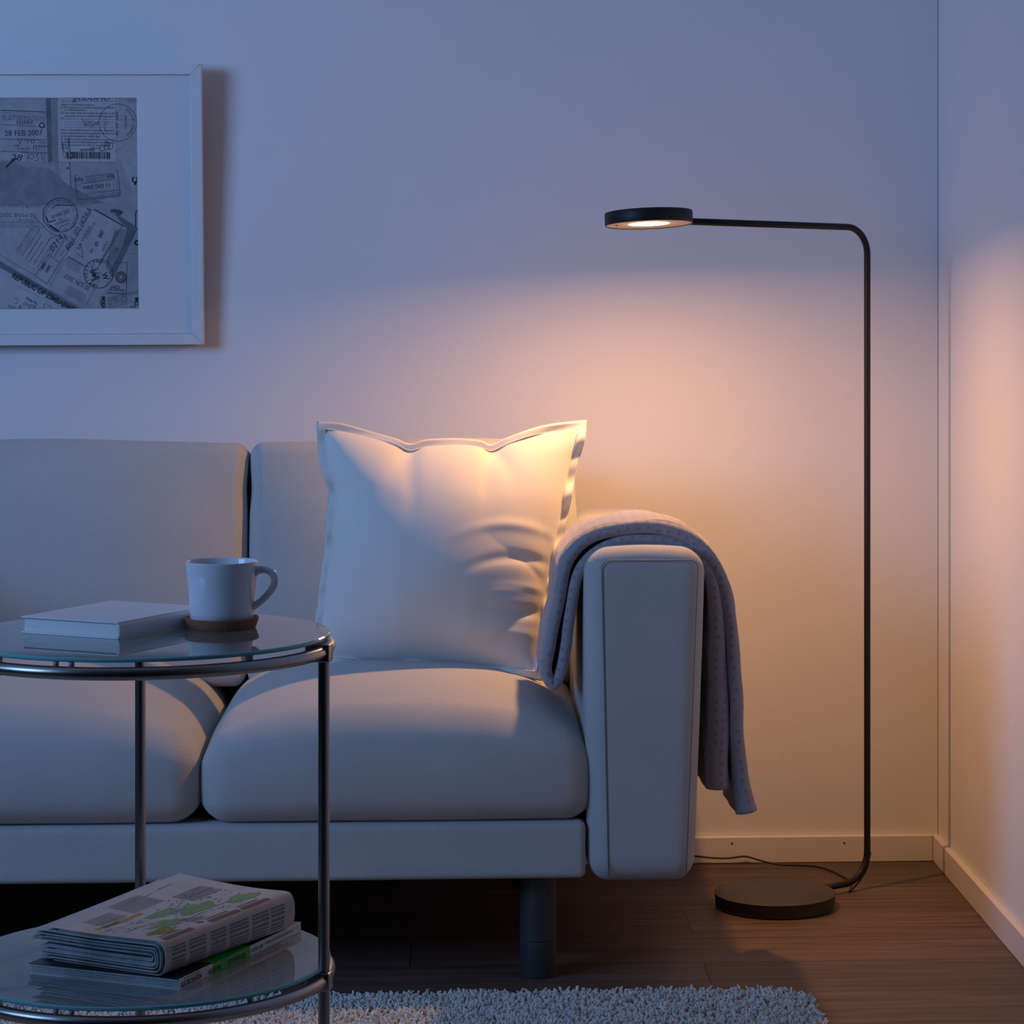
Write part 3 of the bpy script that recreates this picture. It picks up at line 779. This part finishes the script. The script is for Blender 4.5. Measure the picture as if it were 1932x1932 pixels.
K.text('28', 10, 632, 72, 4, 100, shear=.2); K.line([(152, 570), (156, 640)], 4); K.circ((184, 604), 20, 4)
K.line([(215, 585), (240, 585), (222, 604), (245, 618), (232, 640), (212, 634)], 4); K.line([(262, 585), (270, 642)], 4); K.line([(285, 590), (290, 655)], 4)
K.line([(-20, 690), (30, 640), (62, 620)], 14)
Fd.line([(318, 610), (405, 662)], 2.5); Fd.line([(340, 590), (330, 700)], 2)
# permit card
Fd.line(rrect(397, 60, 872, 652, 26), 2.5)
K.text('goooHo', 520, 150, 60, 0, 300, shear=.3); K.line([(425, 155), (860, 158)], 2)
T_ = [('subject to the following conditions:', 190, 425, 275), ('(1) The holder is not or shall not become a prohibited', 213, 422, 440), ('or undesirable person.', 233, 455, 170),
      ('(2) The holder shall not conduct work unless in the', 258, 422, 440), ('corporate name or retained worker category.', 282, 455, 405),
      ('Note. 1. Fees will be charged for extension. Subsequent', 397, 425, 435), ("visitor's permits which must be applied for 30 days prior", 422, 425, 435), ('to the above-mentioned validity date.', 446, 425, 315),
      ('Any one who contravenes the purpose and', 472, 450, 410), ('conditions of this permit shall be guilty of an offence and', 495, 425, 435), ('liable on conviction to a fine or imprisonment', 518, 425, 400), ('months.', 541, 425, 60), ('Authorised', 545, 650, 95)]
for s_, y, x, wd in T_: K.text(s_, x, y, 25, .6, wd, shear=.25)
for y in (303, 325, 347, 368): K.line([(455, y-2), (865, y+3)], 2)
K.text('(3)', 422, 302, 24, 0, shear=.2)
K.line([(598, 298), (622, 362), (628, 310)], 4); K.line([(645, 312), (640, 360)], 4); K.line([(685, 320), (658, 322), (655, 338), (682, 345), (676, 362), (652, 358)], 4); K.line([(698, 318), (694, 362)], 4); K.line([(694, 340), (738, 332)], 4); K.line([(722, 318), (718, 360)], 4)
K.text('SD3PHSR', 578, 562, 27, 0, 118, bold=.02)
x = 460; random.seed(3)
while x < 820:
    wdt = random.choice([3, 3, 5, 8, 11]); K.poly([(x, 566+ (x-460)*.012), (x+wdt, 566+(x-460)*.012), (x+wdt, 620+(x-460)*.02), (x, 620+(x-460)*.02)], 6); x += wdt+random.choice([2.5, 4, 6])
K.line([(428, 452), (445, 560), (500, 628), (515, 590), (480, 540), (488, 452), (500, 600)], 4); K.line([(432, 500), (440, 600), (480, 630), (510, 618)], 3)
K.circ((757, 540), 22, 4, 60, 330); K.circ((790, 500), 17, 4); K.circ((788, 535), 18, 4); K.line([(815, 495), (812, 550), (845, 538), (838, 500), (812, 496)], 4); K.line([(735, 560), (775, 555), (800, 480)], 3)
K.circ((885, 330), 152, 3.6)
K.arc('PASSPORT CONTROL', (885, 330), 118, 26, 0, 110); K.text('ENTRY', 940, 275, 26, 90, 110); K.text('2007 -03- 30', 866, 238, 34, 90, 195); Fd.text('TOURISM', 772, 262, 24, 90, 140); Fd.text('TO', 792, 315, 22, 90)
Fd.text('2007', 962, 165, 38); Fd.line([(903, 130), (903, 240)], 2.5); Fd.line([(870, 305), (1035, 308)], 2.5); Fd.line([(845, 575), (955, 505)], 2.5); Fd.line([(720, 670), (742, 645)], 3)
K.circ((476, 700), 5, 6); K.line([(485, 655), (497, 662)], 5); K.line([(494, 665), (498, 855)], 4)
# 696 stamp
def R8(pts): return pts
K.line(rrect(540, 735, 890, 940, 20, -6.5), 4); K.text('969', 600, 772, 50, 176, 68); K.text('969', 855, 745, 50, 176, 60)
for q in range(3): Fd.text('CONTROL DE MIGRACION ESPECIAL', 850-q*2, 735+q*24, 24, 173, 240)
K.text('13 DIC 2006', 820, 822, 42, 173.5, 225); Fd.line([(560, 835), (640, 812), (850, 785), (870, 800), (878, 850), (862, 865)], 3)
for q in range(3): Fd.text('REPUBLICA CAMARA DEL ESTADO', 893, 868+q*26, 25, 172.5, 290)
K.circ((1018, 795), 20, 9, -60, 250); K.circ((1022, 828), 6, 8)
K.line([(1040, 1045), (1022, 1060), (1018, 1180)], 8); Fd.text('FRR', 1036, 1060, 30, 90); K.circ((1030, 1310), 16, 12)
Fd.text('REPUBLICA CAMARA', 905, 1052, 22, 12, 0.1) if False else None
dots = [(830, 1050), (850, 1045), (870, 1060), (890, 1075), (905, 1060), (880, 1050)]
for a_, b_ in dots: Fd.circ((a_, b_), 9, 7)
# Namibia stamp
cN = (412, 1082); K.circ(cN, 140, 4); K.circ(cN, 136, 2)
K.arc('REPUBLIC OF NAMIBIA', cN, 112, 24, -100, 160); K.arc('IMMIGRATION CONTROL', cN, 132, 24, 75, 150, inward=True)
K.text('ENTRY', 345, 1032, 28, -21, 82); K.text('18 MAR 2007', 342, 1118, 46, -21, 160); K.text('No. 3', 398, 1128, 24, -21); K.text('MOHEMBO', 372, 1168, 25, -21, 128); K.text('B/POST', 402, 1192, 25, -21, 92)
K.line([(322, 1140), (372, 1124)], 8); K.line([(293, 1095), (312, 1140)], 12); K.line([(325, 1168), (395, 1212)], 16)
# small stamp at the left edge
Fd.line([(-300, 990), (270, 996), (270, 1186), (-300, 1184)], 3); Fd.text('MOHEMBO BORDER POST', 250, 1000, 28, 181, 340); K.text('No. 3', 165, 1012, 26, 181); Fd.text('30 MAR 2002', 215, 1068, 48, 181, 300); Fd.text('DEPARTURE', 190, 1115, 24, 181, 120)
Fd.text('IMMIGRATION CONTROL', 240, 1135, 24, 181, 330); Fd.text('MINISTRY OF HOME AFFAIRS', 240, 1160, 26, 181, 360)
K.line([(205, 1100), (300, 1200), (350, 1240), (440, 1262)], 3.5); Fd.line([(175, 1150), (215, 1090), (262, 1120)], 2)
# rotated form, left of the passport
def rot_line(x, y, ln, sz, s_, ink=K): ink.text(s_, x, y, sz, -57, ln)
Fd.line([(45, 1385), (165, 1195), (205, 1200), (90, 1400), (45, 1385)], 3); Fd.text('LEAVE TO ENTER', 75, 1385, 34, -57, 215)
strs = ['and registered as required by section', 'of the Immigration Act subject to the', 'conditions set out in the schedule', 'holder must report to the office', 'within days of arrival in the country', 'No employment or study permitted']
for i in range(6): rot_line(100+i*30, 1420+i*24, 270-(i % 3)*35, 19, strs[i])
K.line([(-300, 1270), (40, 1480), (205, 1575)], 3); K.line([(310, 1405), (402, 1468), (297, 1645), (203, 1577), (310, 1405)], 4)
K.text('USED', 262, 1530, 34, -60, 62, bold=.03); K.text('HERE', 300, 1555, 34, -60, 66, bold=.03)
K.line([(660, 1050), (460, 1395), (402, 1468)], 4); K.line([(310, 1405), (395, 1260)], 3)
K.text('0214', 345, 1385, 66, -52, 150, shear=.2); K.text('DATE SON BORKOW', 368, 1425, 26, -60, 190); K.text('ON 2', 415, 1420, 24, -60)
K.line([(330, 1270), (425, 1235), (470, 1290), (440, 1240), (520, 1280), (455, 1370), (530, 1310), (500, 1275)], 3.5); K.text('FM', 470, 1375, 60, -50, 80, shear=.3)
K.text('(02 (4/24)A', 545, 1255, 62, -60, 250, shear=.15)
# immigration stamp inside
K.line([(690, 1037), (918, 1172)], 9); K.line([(918, 1172), (700, 1540)], 3); K.line([(908, 1172), (690, 1535)], 3); K.line([(470, 1418), (612, 1505)], 6)
K.text('P.O BOX 25', 625, 1280, 30, -62, 150); K.text('KARIOGA', 590, 1300, 28, -62, 140); K.text('2007', 735, 1275, 42, -62, 70, bold=.03); K.text('-07-', 700, 1345, 38, -58, 50, bold=.03); K.text('24', 655, 1400, 36, -55, 40)
K.text('ENTRY', 760, 1380, 30, -62, 90); K.text('IMMIGRATION SOUTH', 735, 1490, 30, -62, 300)
K.line([(538, 1395), (590, 1430), (575, 1315)], 4); K.text('SA', 560, 1370, 40, -65, 60); K.text('UL', 858, 1395, 44, -60, 50, shear=.3); K.circ((800, 1440), 16, 3, 60, 320)
cW = (715, 1562); K.circ(cW, 118, 6); K.arc('IMMIGRATION', cW, 92, 30, 180, 170, bold=.02); K.arc('FROM PORT POINT', cW, 92, 24, -20, 150); K.text('W', 742, 1560, 62, 75, 60, bold=.03); K.text('900', 640, 1540, 50, 60, 90, bold=.03)
for i in range(26):
    an = random.uniform(0, 6.28); rr = random.uniform(10, 75); K.circ((cW[0]-25+rr*.6*math.cos(an), cW[1]+rr*math.sin(an)), random.uniform(3, 8), 3)
# 30 JUN 2007
K.text('30 JUN 2007', 652, 1672, 56, 209, 235); Fd.line(rrect(355, 1480, 690, 1790, 50, 29), 4); Fd.line(rrect(368, 1495, 677, 1775, 45, 29), 2)
for i in range(4): Fd.text('controle frontiere', 560+i*8, 1545-i*18, 24, 209, 130)
for i in range(4): Fd.text('TB DEPARTEMENT', 620-i*8, 1735+i*18, 24, 209, 170)
# Zimbabwe sheet
K.text('REPUBLIC OF ZIMBABWE', 8, 1588, 62, 30.5, 575, bold=.03); K.text('Receipt No.', 122, 1766, 32, 28, 100, bold=.02)
K.text('Original', 95, 1820, 52, 12, 115, shear=.3); K.circ((42, 1780), 20, 4, -120, 130); K.circ((285, 1822), 15, 4, 90, 330); K.circ((315, 1832), 14, 4, 180, 420); K.text('No. 4', -20, 1846, 46)
Fd.line([(40, 1650), (420, 1843)], 2)
# emblem sheet and CHILE sheet, lower right
K.line([(845, 1470), (948, 1472), (938, 1726), (780, 1718)], 4); K.line([(780, 1718), (938, 1728)], 6)
for r_ in (18, 30, 44): K.circ((897, 1592), r_, 5)
for i in range(28):
    an = i*6.283/28; K.line([(897+30*math.cos(an), 1592+30*math.sin(an)), (897+48*math.cos(an), 1592+48*math.sin(an))], 3)
K.text('POLICIA DE', 925, 1690, 26, 182, 130, bold=.02); K.text('CONT', 885, 1662, 32, 182, 80, bold=.02)
Fd.line([(935, 1398), (1040, 1402)], 3); Fd.line([(790, 1760), (1040, 1700)], 3); Fd.line([(795, 1750), (800, 1843)], 3)
Fd.text('CHILE', 945, 1745, 66, 168, 160); Fd.text('POLICIA INTERNACIONAL', 1045, 1705, 26, 168, 250); Fd.line([(800, 1843), (1000, 1790), (1005, 1843)], 3); K.text('SMC', 1010, 1825, 24, 180)
for i in range(40): Fd.circ((random.uniform(725, 765), random.uniform(1750, 1840)), 3, 4)
for i in range(30): Fd.circ((random.uniform(1010, 1040), random.uniform(1760, 1830)), 3, 4)
random.seed(11)
for i in range(60): Fd.line([(random.uniform(-300, 1030), random.uniform(140, 1840)) for _ in range(1)]*2, 3)
def merged(name, parts, parent, **k):     # one mesh, one material slot per printed colour
    g = G(); fm = []; ms = []
    for gg, m in parts:
        g.add(gg.v, gg.f); fm += [len(ms)]*len(gg.f); ms.append(m)
    return mk(name, g, None, parent, mats=ms, fm=fm, uv=False, **k)
merged('print', [(G().add(*box(x0, x1, YP, -.018, z0, z1)), M['p_mid']), (lt1.g, M['p_light']), (wh1.g, M['p_white']), (dk1.g, M['p_dark']), (dm1.g, M['p_dim']), (K.g, M['ink']), (Fd.g, M['ink2'])], pic, smooth=False)
# ------------------------------------------------------------------ magazine on the lower shelf
A, B, D = Vector((-.319, -2.210, 0)), Vector((-.195, -1.935, 0)), Vector((-.495, -2.109, 0))
ey = (B-A).normalized(); ex = Vector((-ey.y, ey.x, 0)); ML, MW, MT = .300, .203, .0125
MM = Matrix(((ex.x, ey.x, 0, A.x), (ex.y, ey.y, 0, A.y), (0, 0, 1, ZL), (0, 0, 0, 1)))
mz = empty('magazine', (0, 0, 0)); mz.matrix_world = MM
tag(mz, 'thick magazine with white lettered spine and green band beneath the newspaper', 'magazine')
g = G()
for i in range(9):
    z = .0010+i*.00125; jx = random.uniform(-.003, .002); jy = random.uniform(0, .0025)
    n_ = 10
    V = []; 
    for k in range(n_+1):
        x = .002+(MW+jx-.002)*k/n_; lift = .0045*max(0, (x/MW-.55))**1.6*0
        for y in (jy, ML-jy):
            for dz in (0, .00105): V.append((x, y, z+dz+lift))
    F = []
    for k in range(n_):
        b0 = k*4; F += [(b0+1, b0+5, b0+7, b0+3), (b0, b0+2, b0+6, b0+4), (b0, b0+4, b0+5, b0+1), (b0+2, b0+3, b0+7, b0+6)]
    F += [(0, 1, 3, 2), (n_*4, n_*4+2, n_*4+3, n_*4+1)]
    g.add(V, F)
mk('pages', g, M['newsin'], mz, smooth=False)
def curved_sheet(zb, th, x_in):
    V = []; F = []; n_ = 12
    for k in range(n_+1):
        x = x_in+(MW-x_in)*k/n_; lift = .0045*max(0, (x/MW-.55))**1.6*0
        for y in (0, ML):
            for dz in (0, th): V.append((x, y, zb+dz+(lift if zb > .005 else 0)))
    for k in range(n_):
        b0 = k*4; F += [(b0+1, b0+5, b0+7, b0+3), (b0, b0+2, b0+6, b0+4), (b0, b0+4, b0+5, b0+1), (b0+2, b0+3, b0+7, b0+6)]
    F += [(0, 1, 3, 2), (n_*4, n_*4+2, n_*4+3, n_*4+1)]
    return V, F
mk('cover', G().add(*curved_sheet(.0122, .0005, .0005)), M['maglack'], mz, smooth=False)['label'] = 'black front cover'
mk('cover', G().add(*curved_sheet(.0003, .0005, .0005)), M['white'], mz, smooth=False)['label'] = 'white back cover'
spg = G().add(*bbox(-.0003, .0008, 0, ML, .0002, .0127, .0003))
g = G().add(*box(-.0008, -.0003, .078, .168, .0004, .0131)).add(*box(-.0008, .030, .078, .168, .0127, .0132))
mk('green_band', g, M['green'], mz, smooth=False)['label'] = 'bright green cover band'
g = G()
def spine_text(s, y, z, size, width, bold=0, x=-.0006):
    v, f, wd = text_geo(s, 0, bold); k = width/wd
    g.add([(x, y+a*k, z+b*size) for a, b in v], [tuple(reversed(q)) for q in f])
spine_text('ELLE DECORATION', .004, .0022, .0085, .047, .02)
spine_text('LATEST HOME TRENDS', .010, .0100, .0028, .038)
spine_text('AUGUST 2007', .070-.0105, .0022, .0085, .040, .02, -.00095) if False else spine_text('AUGUST 2007', .0665, .0022, .0080, .030, .02, -.00098)
spine_text('STYLE FOR LESS', .112, .0026, .0080, .043, .02, -.00098)
spine_text('GOOD LIFE', .170, .004, .0062, .030)
spine_text('NEW IDEAS FOR EVERY ROOM BEST BUYS', .206, .0055, .0045, .072)
o = merged('spine', [(spg, M['white']), (g, M['ink'])], mz, smooth=False); o['label'] = 'white spine with black lettering'
# ------------------------------------------------------------------ folded newspaper
ND = Vector((.132, .221, 0)).normalized(); ex = Vector((-ND.y, ND.x, 0)); A = Vector((-.3265, -2.206, 0))+ex*.010; NL = .262
ang = math.degrees(math.atan2(ex.y, ex.x))
ZN = ZL+MT+.0012
NM = Matrix(((ex.x, ND.x, 0, A.x), (ex.y, ND.y, 0, A.y), (0, 0, 1, ZN), (0, 0, 0, 1)))
nw = empty('newspaper', (0, 0, 0)); nw.matrix_world = NM
tag(nw, 'thick folded newspaper with printed maps lying on the magazine', 'newspaper')
def warp(x, y, z):       # sheets sag in the middle, lift at the far left corner
    k = y/NL; top = z/.040
    lift = .011*max(0, (x-.05)/.14)**1.4*max(0, k-.15)**1.2*top*1.3
    sag = -.004*math.exp(-((x-.10)/.05)**2)*math.exp(-((k-.3)/.3)**2)*top
    fr = .004*max(0, .25-k)*4*(x/.18)*top
    return (x, y, z+lift+sag-fr*.3+.006*top*k*(1-x/.2))
def fold(inset, th, wt, wb, ys, ye, top=.0395, bot=0, n=10, dens=10):
    # U-shaped sheet: top flap width wt, round fold, bottom flap width wb
    zt, zb = top-inset*1.0, bot+inset*.9; R = (zt-zb)/2; zc = (zt+zb)/2; rx = min(R, .020)*.75
    x_in = inset*1.15
    path = [(wt*(1-k/dens)+(x_in+rx)*(k/dens), zt) for k in range(dens)]
    for k in range(n+1):
        aa = PI/2+PI*k/n
        sx, sz = math.cos(aa), math.sin(aa)
        path.append((x_in+rx+rx*math.copysign(abs(sx)**.7, sx), zc+R*math.copysign(abs(sz)**.85, sz)))
    path += [((x_in+rx)*(1-k/dens)+wb*(k/dens), zb) for k in range(1, dens+1)]
    my = 8; V = []; F = []
    for i, (x, z) in enumerate(path):
        a_, b_ = path[max(i-1, 0)], path[min(i+1, len(path)-1)]; t = Vector((b_[0]-a_[0], b_[1]-a_[1])).normalized(); nx, nz = -t.y, t.x
        for j in range(my+1):
            y = ys+(ye-ys)*j/my
            for s_ in (-1, 1):
                V.append(warp(x+nx*th/2*s_, y, z+nz*th/2*s_))
    w2 = 2*(my+1); m_ = len(path)
    for i in range(m_-1):
        for j in range(my):
            p0 = i*w2+2*j; p1 = p0+w2
            F += [(p0, p0+2, p1+2, p1), (p0+1, p1+1, p1+3, p0+3)]
        F += [(i*w2, (i+1)*w2, (i+1)*w2+1, i*w2+1), (i*w2+w2-2, i*w2+w2-1, (i+1)*w2+w2-1, (i+1)*w2+w2-2)]
    for i in (0, m_-1):
        for j in range(my):
            p0 = i*w2+2*j; q = (p0, p0+1, p0+3, p0+2); F.append(q if i == 0 else tuple(reversed(q)))
    return V, F
random.seed(21)
g = G()
for i in range(13):
    ins = .0014+i*.00142; j1 = random.uniform(-.018, .020)-(.02 if i < 2 else 0); j2 = random.uniform(-.020, .012)
    y0 = random.uniform(-.003, .004)
    g.add(*fold(ins, .00085, .188+j1, .182+j2, y0, NL-.002-random.uniform(0, .01)))
mk('inner_pages', g, M['newsin'], nw, angle=50)['label'] = 'stacked edges of the inner pages'
csg = G().add(*fold(0, .0007, .176, .165, 0, NL))
def cov_pt(s, y, off=.0003):      # s: metres over the sheet, 0 at the top of the fold; positive to the left, negative down the fold face
    zt, R, rx = .0395, .01975, .0148
    if s >= 0: x, z, n_ = rx+s, zt, (0, 1)
    else:
        aa = PI/2+min(1, -s/.052)*PI; sx, sz = math.cos(aa), math.sin(aa)
        x, z = rx+rx*math.copysign(abs(sx)**.7, sx), R+R*math.copysign(abs(sz)**.85, sz); n_ = (sx, sz)
    e = .00035+off
    return warp(x+n_[0]*e, y, z+n_[1]*e)
def patch(g, s0, s1, y0, y1, off=.0003, ns=None, ny=3):
    ns = ns or max(1, int(abs(s1-s0)/.004)); V = []; F = []
    for i in range(ns+1):
        for j in range(ny+1): V.append(cov_pt(s0+(s1-s0)*i/ns, y0+(y1-y0)*j/ny, off))
    for i in range(ns):
        for j in range(ny): p = i*(ny+1)+j; F.append((p, p+ny+1, p+ny+2, p+1))
    g.add(V, F)
def blob(g, sc, yc, rs, ry, seed, off=.0003):
    r_ = random.Random(seed); n_ = 22; V = [cov_pt(sc, yc, off)]; k = [r_.uniform(.6, 1.1) for _ in range(n_)]
    for i in range(n_): a_ = 2*PI*i/n_; V.append(cov_pt(max(.001, sc+rs*k[i]*math.cos(a_)), yc+ry*k[i]*math.sin(a_), off))
    g.add(V, [(0, 1+i, 1+(i+1) % n_) for i in range(n_)])
gt, gk, gm, go, gb, gr_, gl = [G() for _ in range(7)]
cols = [(.012, .038), (.046, .078), (.088, .118), (.126, .164), (.172, .206), (.212, .240)]
for ci, (y0, y1) in enumerate(cols):
    for r_ in range(9):
        s = -.017-r_*.0032
        if ci == 5 and r_ > 6: continue
        y = y0
        while y < y1:
            wd = random.uniform(.002, .006); patch(gt, s, s-.0018, y, min(y+wd, y1), ny=1, ns=1); y += wd+.001
for y0, y1 in ((.010, .066), (.100, .160), (.165, .222)):
    patch(gr_, .0005, -.0055, y0, y1)
    for r_ in range(2): patch(gt, .004+r_*.003, .0054+r_*.003, y0+.004, y1-.010, ny=4, ns=1)
blob(gm, .040, .075, .018, .030, 1); blob(gm, .052, .150, .020, .034, 2); blob(gm, .030, .215, .018, .030, 4); blob(gm, .078, .110, .010, .030, 5)
blob(go, .022, .042, .014, .026, 3)
for s, y0, y1 in ((.030, .080, .140), (.060, .02, .075), (.066, .10, .165), (.090, .185, .235), (.112, .03, .09), (.138, .12, .175), (.142, .19, .22), (.034, .165, .20)):
    patch(gk, s, s+.0009, y0, y1, ny=5, ns=1)
patch(gl, .098, .104, .018, .105, ny=5); patch(gk, .099, .102, .03, .06, off=.0005)
for q in range(170):
    s = random.uniform(.012, .105); y = random.uniform(.015, .235); patch(gt, s, s+.0012, y, y+random.uniform(.002, .008), ny=1, ns=1)
for bs, be, ys_, ye_ in ((.012, .030, .09, .115), (.060, .085, .115, .14), (.095, .135, .035, .085), (.075, .110, .175, .235), (.108, .150, .10, .160)):
    s = bs
    while s < be:
        y = ys_
        while y < ye_:
            wd = random.uniform(.002, .006); patch(gt, s, s+.0011, y, min(y+wd, ye_), ny=1, ns=1); y += wd+.0012
        s += .0027
for q in range(5):
    s = random.uniform(.02, .09); y = random.uniform(.05, .2); patch(gb, s, s+.004, y, y+.008, ny=1, ns=1)
blob(gr_, .004, .092, .005, .006, 9)
patch(gl, -.0285, -.0255, .098, .1025, ny=1)
merged('cover_sheet', [(csg, M['news']), (gt, M['n_txt']), (gk, M['n_ink']), (gm, M['n_map']), (go, M['n_olive']), (gb, M['n_blue']), (gr_, M['n_brown']), (gl, M['n_orange'])], nw, angle=50)['label'] = 'outer sheet printed with columns, rules and green maps'
# ------------------------------------------------------------------ rug
RX0, RX1, RY0, RY1 = -1.75, .565, -2.9, -1.045
rug = empty('shag_rug', ((RX0+RX1)/2, (RY0+RY1)/2, 0)); ro = rug.location.copy()
tag(rug, 'pale grey shag rug on the dark plank floor in front of the sofa', 'rug')
cr = .07
def inside(x, y, m_=0):
    dx = max(0, abs(x-(RX0+RX1)/2)-((RX1-RX0)/2-cr)); dy = max(0, abs(y-(RY0+RY1)/2)-((RY1-RY0)/2-cr)); return math.hypot(dx, dy) <= cr-m_
P = []
for cx, cy, a0 in ((RX1-cr, RY1-cr, 0), (RX0+cr, RY1-cr, 90), (RX0+cr, RY0+cr, 180), (RX1-cr, RY0+cr, 270)):
    for k in range(7): an = math.radians(a0+15*k); P.append((cx+cr*math.cos(an), cy+cr*math.sin(an)))
n_ = len(P); g = G().add([(x, y, 0) for x, y in P]+[(x, y, .008) for x, y in P], [tuple(range(n_-1, -1, -1)), tuple(range(n_, 2*n_))]+[(i, (i+1) % n_, n_+(i+1) % n_, n_+i) for i in range(n_)])
mk('backing', g, M['pile'], rug, smooth=False, org=ro)
legs_xy = [(TX+(RRG+.001)*math.cos(a_), TY+(RRG+.001)*math.sin(a_)) for a_ in LA]
verts = []; faces = []; random.seed(5)
def tufts(y0, y1, step):
    y = y0
    while y < y1:
        x = RX0
        while x < RX1:
            xx = x+random.uniform(-.6, .6)*step; yy = y+random.uniform(-.6, .6)*step
            if inside(xx, yy, .002) and all(math.hypot(xx-a_, yy-b_) > .012 for a_, b_ in legs_xy):
                h = random.uniform(.014, .024); la = random.uniform(0, 6.283); lr = random.uniform(.003, .012); r0 = random.uniform(.0019, .0031)
                lx, ly = math.cos(la)*lr, math.sin(la)*lr; b0 = len(verts); tw_ = random.uniform(0, 2)
                for (t, rr, q) in ((.1, .6, 0), (.6, .95, .35), (.95, .85, .9)):
                    for k in range(4):
                        an = tw_+t*1.2+k*PI/2; verts.append((xx+lx*q+r0*rr*math.cos(an)-ro[0], yy+ly*q+r0*rr*math.sin(an)-ro[1], .005+h*t))
                verts.append((xx+lx*1.15-ro[0], yy+ly*1.05-ro[1], .005+h*.99))
                for s_ in (0, 4):
                    for k in range(4): faces.append((b0+s_+k, b0+s_+(k+1) % 4, b0+s_+4+(k+1) % 4, b0+s_+4+k))
                for k in range(4): faces.append((b0+8+k, b0+8+(k+1) % 4, b0+12))
            x += step
        y += step
tufts(-1.42, RY1, .0050); tufts(RY0, -1.42, .011)
g = G(); g.v = verts; g.f = faces
pl = mk('pile', g, M['pile'], rug, uv=False); pl['kind'] = 'stuff'
